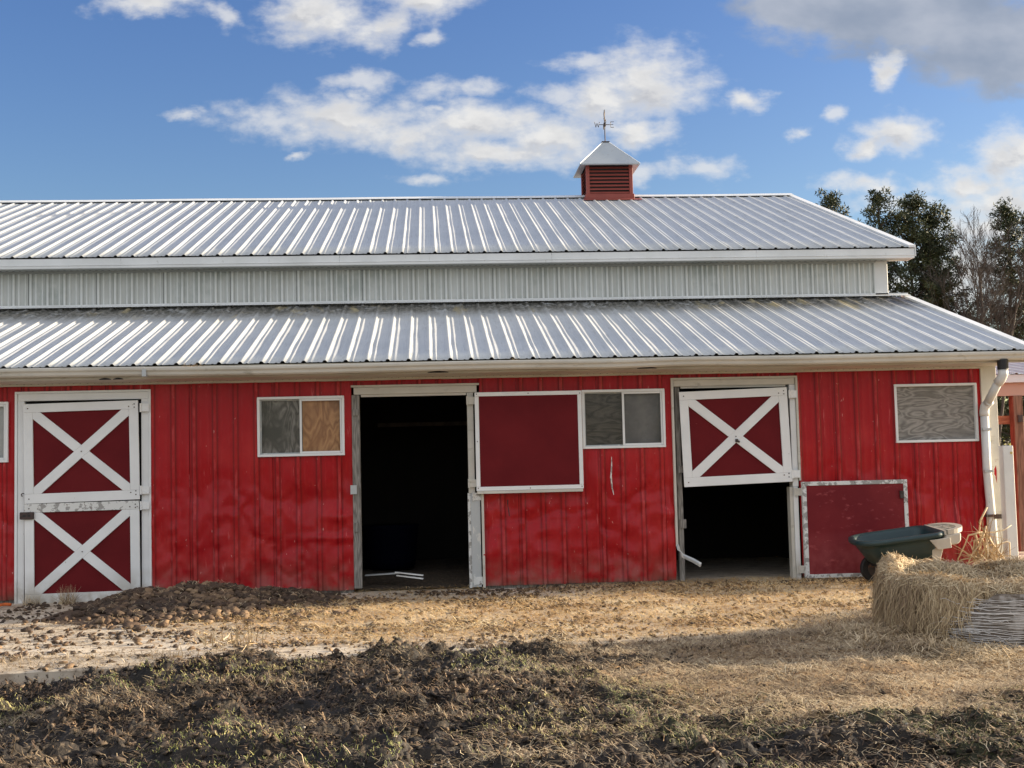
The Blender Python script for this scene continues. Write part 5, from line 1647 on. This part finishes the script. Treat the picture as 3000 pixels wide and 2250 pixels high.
# ---------------------------------------------------------------- dry corn stalks
cs = thing('corn_stalks', 'bundle of bent dry corn stalks leaning by the downspout', 'corn stalks', (10.95, -.8, 0))
def stalk(pts, r0, r1):
    mb = MB(); n_ = len(pts)
    mb.tube(pts, [r0 + (r1 - r0) * k / (n_ - 1) for k in range(n_)], 6)
    return mb
def xyz(l):     # (x,z) outline with a little depth
    y_ = -.8 + RNG.uniform(-.12, .12)
    return [(a, y_ + RNG.uniform(-.02, .02), b) for a, b in l]
SK = [[(11.06, .80), (10.98, .66), (10.96, .52), (11.02, .38), (11.04, .18), (11.06, .02)],
      [(10.98, .53), (10.83, .50), (10.78, .40), (10.70, .25), (10.68, .12)],
      [(10.96, .55), (10.90, .40), (10.80, .30), (10.72, .14), (10.74, .02)],
      [(10.99, .52), (11.02, .36), (11.10, .22), (11.19, .08), (11.22, .01)],
      [(11.00, .50), (11.00, .30), (10.96, .14), (10.94, .01)],
      [(10.98, .54), (11.06, .40), (11.15, .30), (11.24, .16), (11.30, .03)],
      [(10.93, .52), (10.97, .36), (10.92, .22), (10.86, .05)],
      [(11.03, .50), (11.09, .34), (11.07, .18), (11.12, .02)],
      [(10.60, .17), (10.70, .24), (10.82, .27), (10.90, .20)],
      [(10.96, .52), (11.10, .53), (11.22, .55), (11.30, .60)],
      [(11.00, .40), (11.12, .38), (11.24, .42), (11.28, .41), (11.27, .25)],
      [(11.05, .44), (10.98, .30), (10.88, .16), (10.82, .02)],
      [(11.10, .36), (11.18, .20), (11.16, .04)],
      [(10.99, .60), (10.93, .46), (10.85, .44), (10.82, .30), (10.86, .16)]]
for s_ in SK:
    o = build('stalk', stalk(xyz(s_), .0105, .007), MT['stalk'], cs, smooth=True)
    nvt = len(o.data.vertices); at = o.data.attributes.new('tint', 'FLOAT', 'POINT'); at.data.foreach_set('value', np.full(nvt, RNG.uniform(.3, 1), dtype=np.float32))
V, F, T = stems(110, 11.0, -.82, .25, .16, .12, .40, .006, .018, 1.6, 1.6)
o = mesh_np('dry_leaves', V, F, MT['stalk'], cs, tint=np.clip(T * .8, 0, 1)); o['kind'] = 'stuff'
V, F, T = stems(26, 11.0, -.82, .48, .05, .10, .30, .006, .016, 1.0, 1.2)
o = mesh_np('dry_leaves', V, F, MT['stalk'], cs, tint=np.clip(T, 0, 1)); o['kind'] = 'stuff'

# ---------------------------------------------------------------- white post, shelter, fence
pt = MB(); pt.box(11.455, 11.575, -.36, -.24, 0, 1.47)
wp = build('gate_post', pt, MT['pvc'], None, loc=(11.515, -.3, 0), bevel=.006)
tag(wp, 'square white post standing before the barn corner and downspout', 'post')
o = build('screw_eye', MB().box(11.535, 11.56, -.368, -.36, 1.375, 1.40), mat('brass', (.5, .38, .12), .4), wp)

sh = thing('lean_to_shelter', 'open timber shelter with a white steel roof beyond the barn corner', 'shelter', (14.0, 4.0, 0))
SX0, SX1 = 12.6, 16.5
xs = np.array(rib_xs(SX0, SX1, SX0, PITCH)); h = rib_h(xs, SX0, PITCH, .02, .2)
V = []
for (y_, z_) in ((2.95, 2.50), (7.0, 3.15)):
    V.append(np.stack([xs, np.full(len(xs), y_), z_ + h], -1))
V = np.concatenate(V); n = len(xs); e = np.arange(n - 1)
mesh_np('roof_sheet', V, np.stack([e, e + 1, e + 1 + n, e + n], -1), MT['roof'], sh)
mb = MB(); mb.box(SX0, SX1, 2.97, 3.0, 2.385, 2.495); mb.box(SX0, SX1, 2.962, 2.97, 2.385, 2.42)
build('fascia_board', mb, MT['white'], sh)
build('header_beam', MB().box(SX0 + .1, SX1 - .1, 3.03, 3.12, 2.20, 2.385), mat('pale_sheathing', (.55, .36, .28), .7), sh)
build('side_beam', MB().box(SX0 + .12, SX0 + .17, 3.12, 6.8, 2.20, 2.38), MT['orangewood'], sh)
for (px_, py_) in ((13.25, 3.02), (15.9, 3.02), (13.25, 6.7), (15.9, 6.7)):
    build('post', MB().box(px_, px_ + .14, py_, py_ + .14, 0, 2.2), MT['post'], sh, bevel=.006)
build('cross_rail', MB().box(12.75, 13.36, 3.165, 3.205, 1.80, 1.92), MT['orangewood'], sh)
build('rail_bracket', MB().box(13.30, 13.37, 2.995, 3.018, 1.82, 1.92), MT['iron'], sh)
fe = thing('paddock_fence', 'low white board fence with black insulators beyond the shelter', 'fence', (13.5, 5.5, 0))
for px_ in (13.62, 16.2, 18.8):
    build('fence_post', MB().box(px_, px_ + .10, 7.5, 7.6, 0, 1.35), MT['pvc'], fe, bevel=.005)
for z_ in (.45, .85, 1.25):
    build('rail', MB().box(12.5, 19.2, 7.46, 7.498, z_, z_ + .11), MT['pvc'], fe)
mb = MB()
for z_ in (1.05, 1.18, 1.30): mb.box(13.60, 13.66, 7.40, 7.455, z_, z_ + .045)
build('insulator', mb, MT['black'], fe)

# ---------------------------------------------------------------- trees
def branch_poly(p0, d0, ln, seg, wob, rise, rs):
    pts = [np.array(p0, float)]; d_ = np.array(d0, float); d_ /= np.linalg.norm(d_)
    for k in range(seg):
        d_ = d_ + rs.normal(0, wob, 3) + np.array([0, 0, rise]); d_ /= np.linalg.norm(d_)
        pts.append(pts[-1] + d_ * ln / seg)
    return pts

def quads_cloud(C_, Rr, per, size, rs, elong=2.6, flat=.75):
    """small leaf quads spread through clusters"""
    n_ = len(C_)
    off = rs.normal(0, 1, (n_, per, 3)); off /= np.linalg.norm(off, axis=2, keepdims=True)
    off *= (rs.uniform(0, 1, (n_, per, 1)) ** .45)
    off[..., 2] *= flat
    P_ = (C_[:, None, :] + off * Rr[:, None, None]).reshape(-1, 3)
    out = off.reshape(-1, 3)
    m_ = len(P_)
    a = out + rs.normal(0, .55, (m_, 3)) + np.array([0, 0, .25]); a /= np.linalg.norm(a, axis=1, keepdims=True)
    b = np.cross(a, rs.normal(0, 1, (m_, 3))); b /= np.linalg.norm(b, axis=1, keepdims=True) + 1e-9
    s_ = size * rs.uniform(.6, 1.35, (m_, 1))
    a = a * s_ * elong / 2; b = b * s_ / 2
    V = np.stack([P_ - a * .2 - b, P_ - a * .2 + b, P_ + a + b * .3, P_ + a - b * .3], 1).reshape(-1, 3)
    F = np.arange(len(V)).reshape(-1, 4)
    t = np.repeat(rs.uniform(0, 1, n_), per) * .6 + rs.uniform(0, .4, m_)
    return V, F, np.repeat(t, 4)

def pine(x_, y_, H_, W_, seed, label, base_crown=.35, per=58, dens=1.0, lean=0.0, ntr=1):
    rs = np.random.default_rng(seed)
    t_ = thing('pine_tree', label, 'pine tree', (x_, y_, 0), 'pines behind the barn')
    tr = MB(); br = MB(); C_, Rr = [], []
    for q in range(ntr):
        ox = (q - (ntr - 1) / 2) * .9 + rs.normal(0, .1)
        top = H_ * (1 - .12 * q * rs.uniform(.5, 1))
        pts = []
        for k in range(9):
            f = k / 8
            pts.append((x_ + ox + lean * f + rs.normal(0, .06) * f * 2, y_ + rs.normal(0, .05), top * f * .985))
        tr.tube(pts, [max(.02, .15 * (H_ / 11) * (1 - .88 * k / 8)) for k in range(9)], 7)
        nb = int(34 * dens)
        for b_ in range(nb):
            f = base_crown * .55 + (1 - base_crown * .55) * (b_ / nb) ** .85
            hh = top * f
            live = f > base_crown
            kx = (hh / top * 8); k0 = min(int(kx), 7); fr = kx - k0
            p0 = np.array(pts[k0]) * (1 - fr) + np.array(pts[k0 + 1]) * fr
            az = b_ * 2.4 + rs.normal(0, .4)
            prof_ = math.sin(min(1, (1 - f) / (1 - base_crown) * 1.0 + .12) * math.pi * .62) if live else .7
            ln = max(.25, W_ * prof_ * rs.uniform(.55, 1.15))
            d0 = (math.cos(az), math.sin(az), .25 + .6 * f)
            bp = branch_poly(p0, d0, ln, 5, .10, .06, rs)
            br.tube(bp, [.035 * (1 - .8 * k / 5) for k in range(6)], 4, cap=False)
            npt = 3 + int(ln * 3.2)
            if not live: npt = int(npt * .35)
            for c_ in range(npt):
                g = .35 + .68 * (c_ + rs.uniform()) / max(npt, 1)
                kk_ = min(int(g * 5), 4); q_ = np.array(bp[kk_]) + (bp[kk_ + 1] - bp[kk_]) * (g * 5 - kk_ if g < 1 else 1)
                C_.append(q_ + rs.normal(0, .16, 3) * (1, 1, .6)); Rr.append(rs.uniform(.16, .36))
        for c_ in range(5):
            C_.append(np.array(pts[-1]) + np.array([rs.normal(0, .10), rs.normal(0, .10), -.12 * c_ + .05])); Rr.append(.12 + .03 * c_)
    build('trunk', tr, MT['bark'], t_, smooth=True)
    build('limbs', br, MT['bark'], t_)
    V, F, T = quads_cloud(np.array(C_), np.array(Rr), per, .046, rs, elong=3.8)
    o = mesh_np('crown', V, F, MT['needle'], t_, tint=T)
    return t_

pine(20.9, 33.0, 11.8, 2.1, 1, 'leftmost pine peeping just over the upper roof slope', dens=1.0)
pine(22.15, 31.5, 11.6, 1.5, 2, 'narrow pine second from the left above the roof edge', dens=1.1)
pine(23.9, 32.0, 11.5, 2.3, 3, 'tallest pine with forked trunks beside the roof end', base_crown=.36, dens=1.35, ntr=2)
pine(24.7, 33.8, 10.0, 1.3, 4, 'shorter pine leaning to the right of the tallest one', base_crown=.42, dens=1.1, lean=.7)
pine(27.2, 31.2, 10.9, 1.55, 5, 'dense dark pine rising right of the bare trees', base_crown=.16, dens=1.7)
pine(28.6, 31.8, 10.6, 1.8, 6, 'dense dark pine cut by the right edge of the view', base_crown=.14, dens=1.7)
pine(30.8, 33.0, 10.8, 2.1, 7, 'pine farthest to the right beyond the others', base_crown=.2, dens=1.2)
pine(27.0, 34.5, 7.0, 1.8, 8, 'low dark pine standing below the bare trees', base_crown=.2, dens=1.2)
pine(23.2, 36.0, 6.2, 1.8, 9, 'low dark pine behind the tall forked pine', base_crown=.2, dens=1.1)

def bare(x_, y_, H_, seed, label, r0=.09, spread=.5):
    rs = np.random.default_rng(seed)
    t_ = thing('bare_tree', label, 'bare tree', (x_, y_, 0), 'leafless trees between the pines')
    tr, limb, twig = MB(), MB(), MB()
    def rec(p, d, ln, r_, lev, tgt):
        seg = 5 if lev < 2 else 3
        bp = branch_poly(p, d, ln, seg, .09 + .03 * lev, .05 if lev else .02, rs)
        (tr if lev == 0 else limb if lev < 3 else twig).tube(bp, [r_ * (1 - .72 * k / seg) for k in range(seg + 1)], 6 if lev == 0 else (4 if lev < 3 else 3), cap=False)
        if lev >= 4: return
        nb = (13, 8, 6, 4)[lev]
        for b_ in range(nb):
            g = (.28 if lev == 0 else .2) + (.95 - (.28 if lev == 0 else .2)) * (b_ + rs.uniform()) / nb
            k = min(int(g * seg), seg - 1); q = bp[k] + (bp[k + 1] - bp[k]) * (g * seg - k)
            dd = bp[k + 1] - bp[k]; dd /= np.linalg.norm(dd)
            a = rs.normal(0, 1, 3); a -= dd * a.dot(dd); a /= np.linalg.norm(a)
            nd_ = dd + a * rs.uniform(.35, .85) * (spread / .5); nd_[2] += .25
            rec(q, nd_, ln * rs.uniform(.30, .50) * (1.1 - .5 * g * (lev == 0)), max(r_ * .42 * (1 - .5 * g), .0065), lev + 1, None)
    rec(np.array([x_, y_, 0.0]), (rs.normal(0, .04), 0, 1), H_, r0, 0, None)
    build('trunk', tr, MT['barkpale'], t_, smooth=True)
    build('limbs', limb, MT['barkpale'], t_)
    o = build('twigs', twig, MT['barkpale'], t_); o['kind'] = 'stuff'
bare(24.45, 30.5, 8.3, 21, 'tallest leafless tree right of the forked pine', spread=.38)
bare(25.15, 31.2, 8.0, 22, 'slender leafless tree in the middle of the gap', r0=.07, spread=.42)
bare(25.75, 30.2, 8.3, 23, 'leafless tree nearest the right hand pines', r0=.075, spread=.36)
bare(24.95, 32.5, 6.6, 24, 'short forked leafless tree with heavy low limbs', r0=.12, spread=.75)
bare(28.2, 29.0, 3.6, 25, 'low leafless sapling in front of the dark pine', r0=.045, spread=.6)
bare(23.6, 30.0, 4.2, 26, 'low leafless sapling under the forked pine', r0=.045, spread=.6)

# understorey and far wood, uncountable
rs = np.random.default_rng(77)
nC = 900
C_ = np.stack([rs.uniform(16, 40, nC), rs.uniform(33, 44, nC), rs.uniform(0, 1, nC) ** 1.4 * 4.6], -1); Rr = rs.uniform(.25, .6, nC)
V, F, T = quads_cloud(C_, Rr, 26, .085, rs, elong=2.0)
o = mesh_np('undergrowth', V, F, MT['brush'], tint=T)
tag(o, 'tangled dark undergrowth at the foot of the trees', 'undergrowth', kind='stuff')
nC = 2600
xx = rs.uniform(-60, 90, nC)
C_ = np.stack([xx, rs.uniform(60, 72, nC), rs.uniform(0, 1, nC) * (4.0 + 2.2 * fbm(xx * .12, xx * 0, 3, 2))], -1); Rr = rs.uniform(.5, 1.3, nC)
V, F, T = quads_cloud(C_, Rr, 16, .28, rs, elong=1.6)
o = mesh_np('far_wood', V, F, MT['brush'], tint=T)
tag(o, 'far dark wood closing the horizon behind the barn', 'wood', kind='stuff')
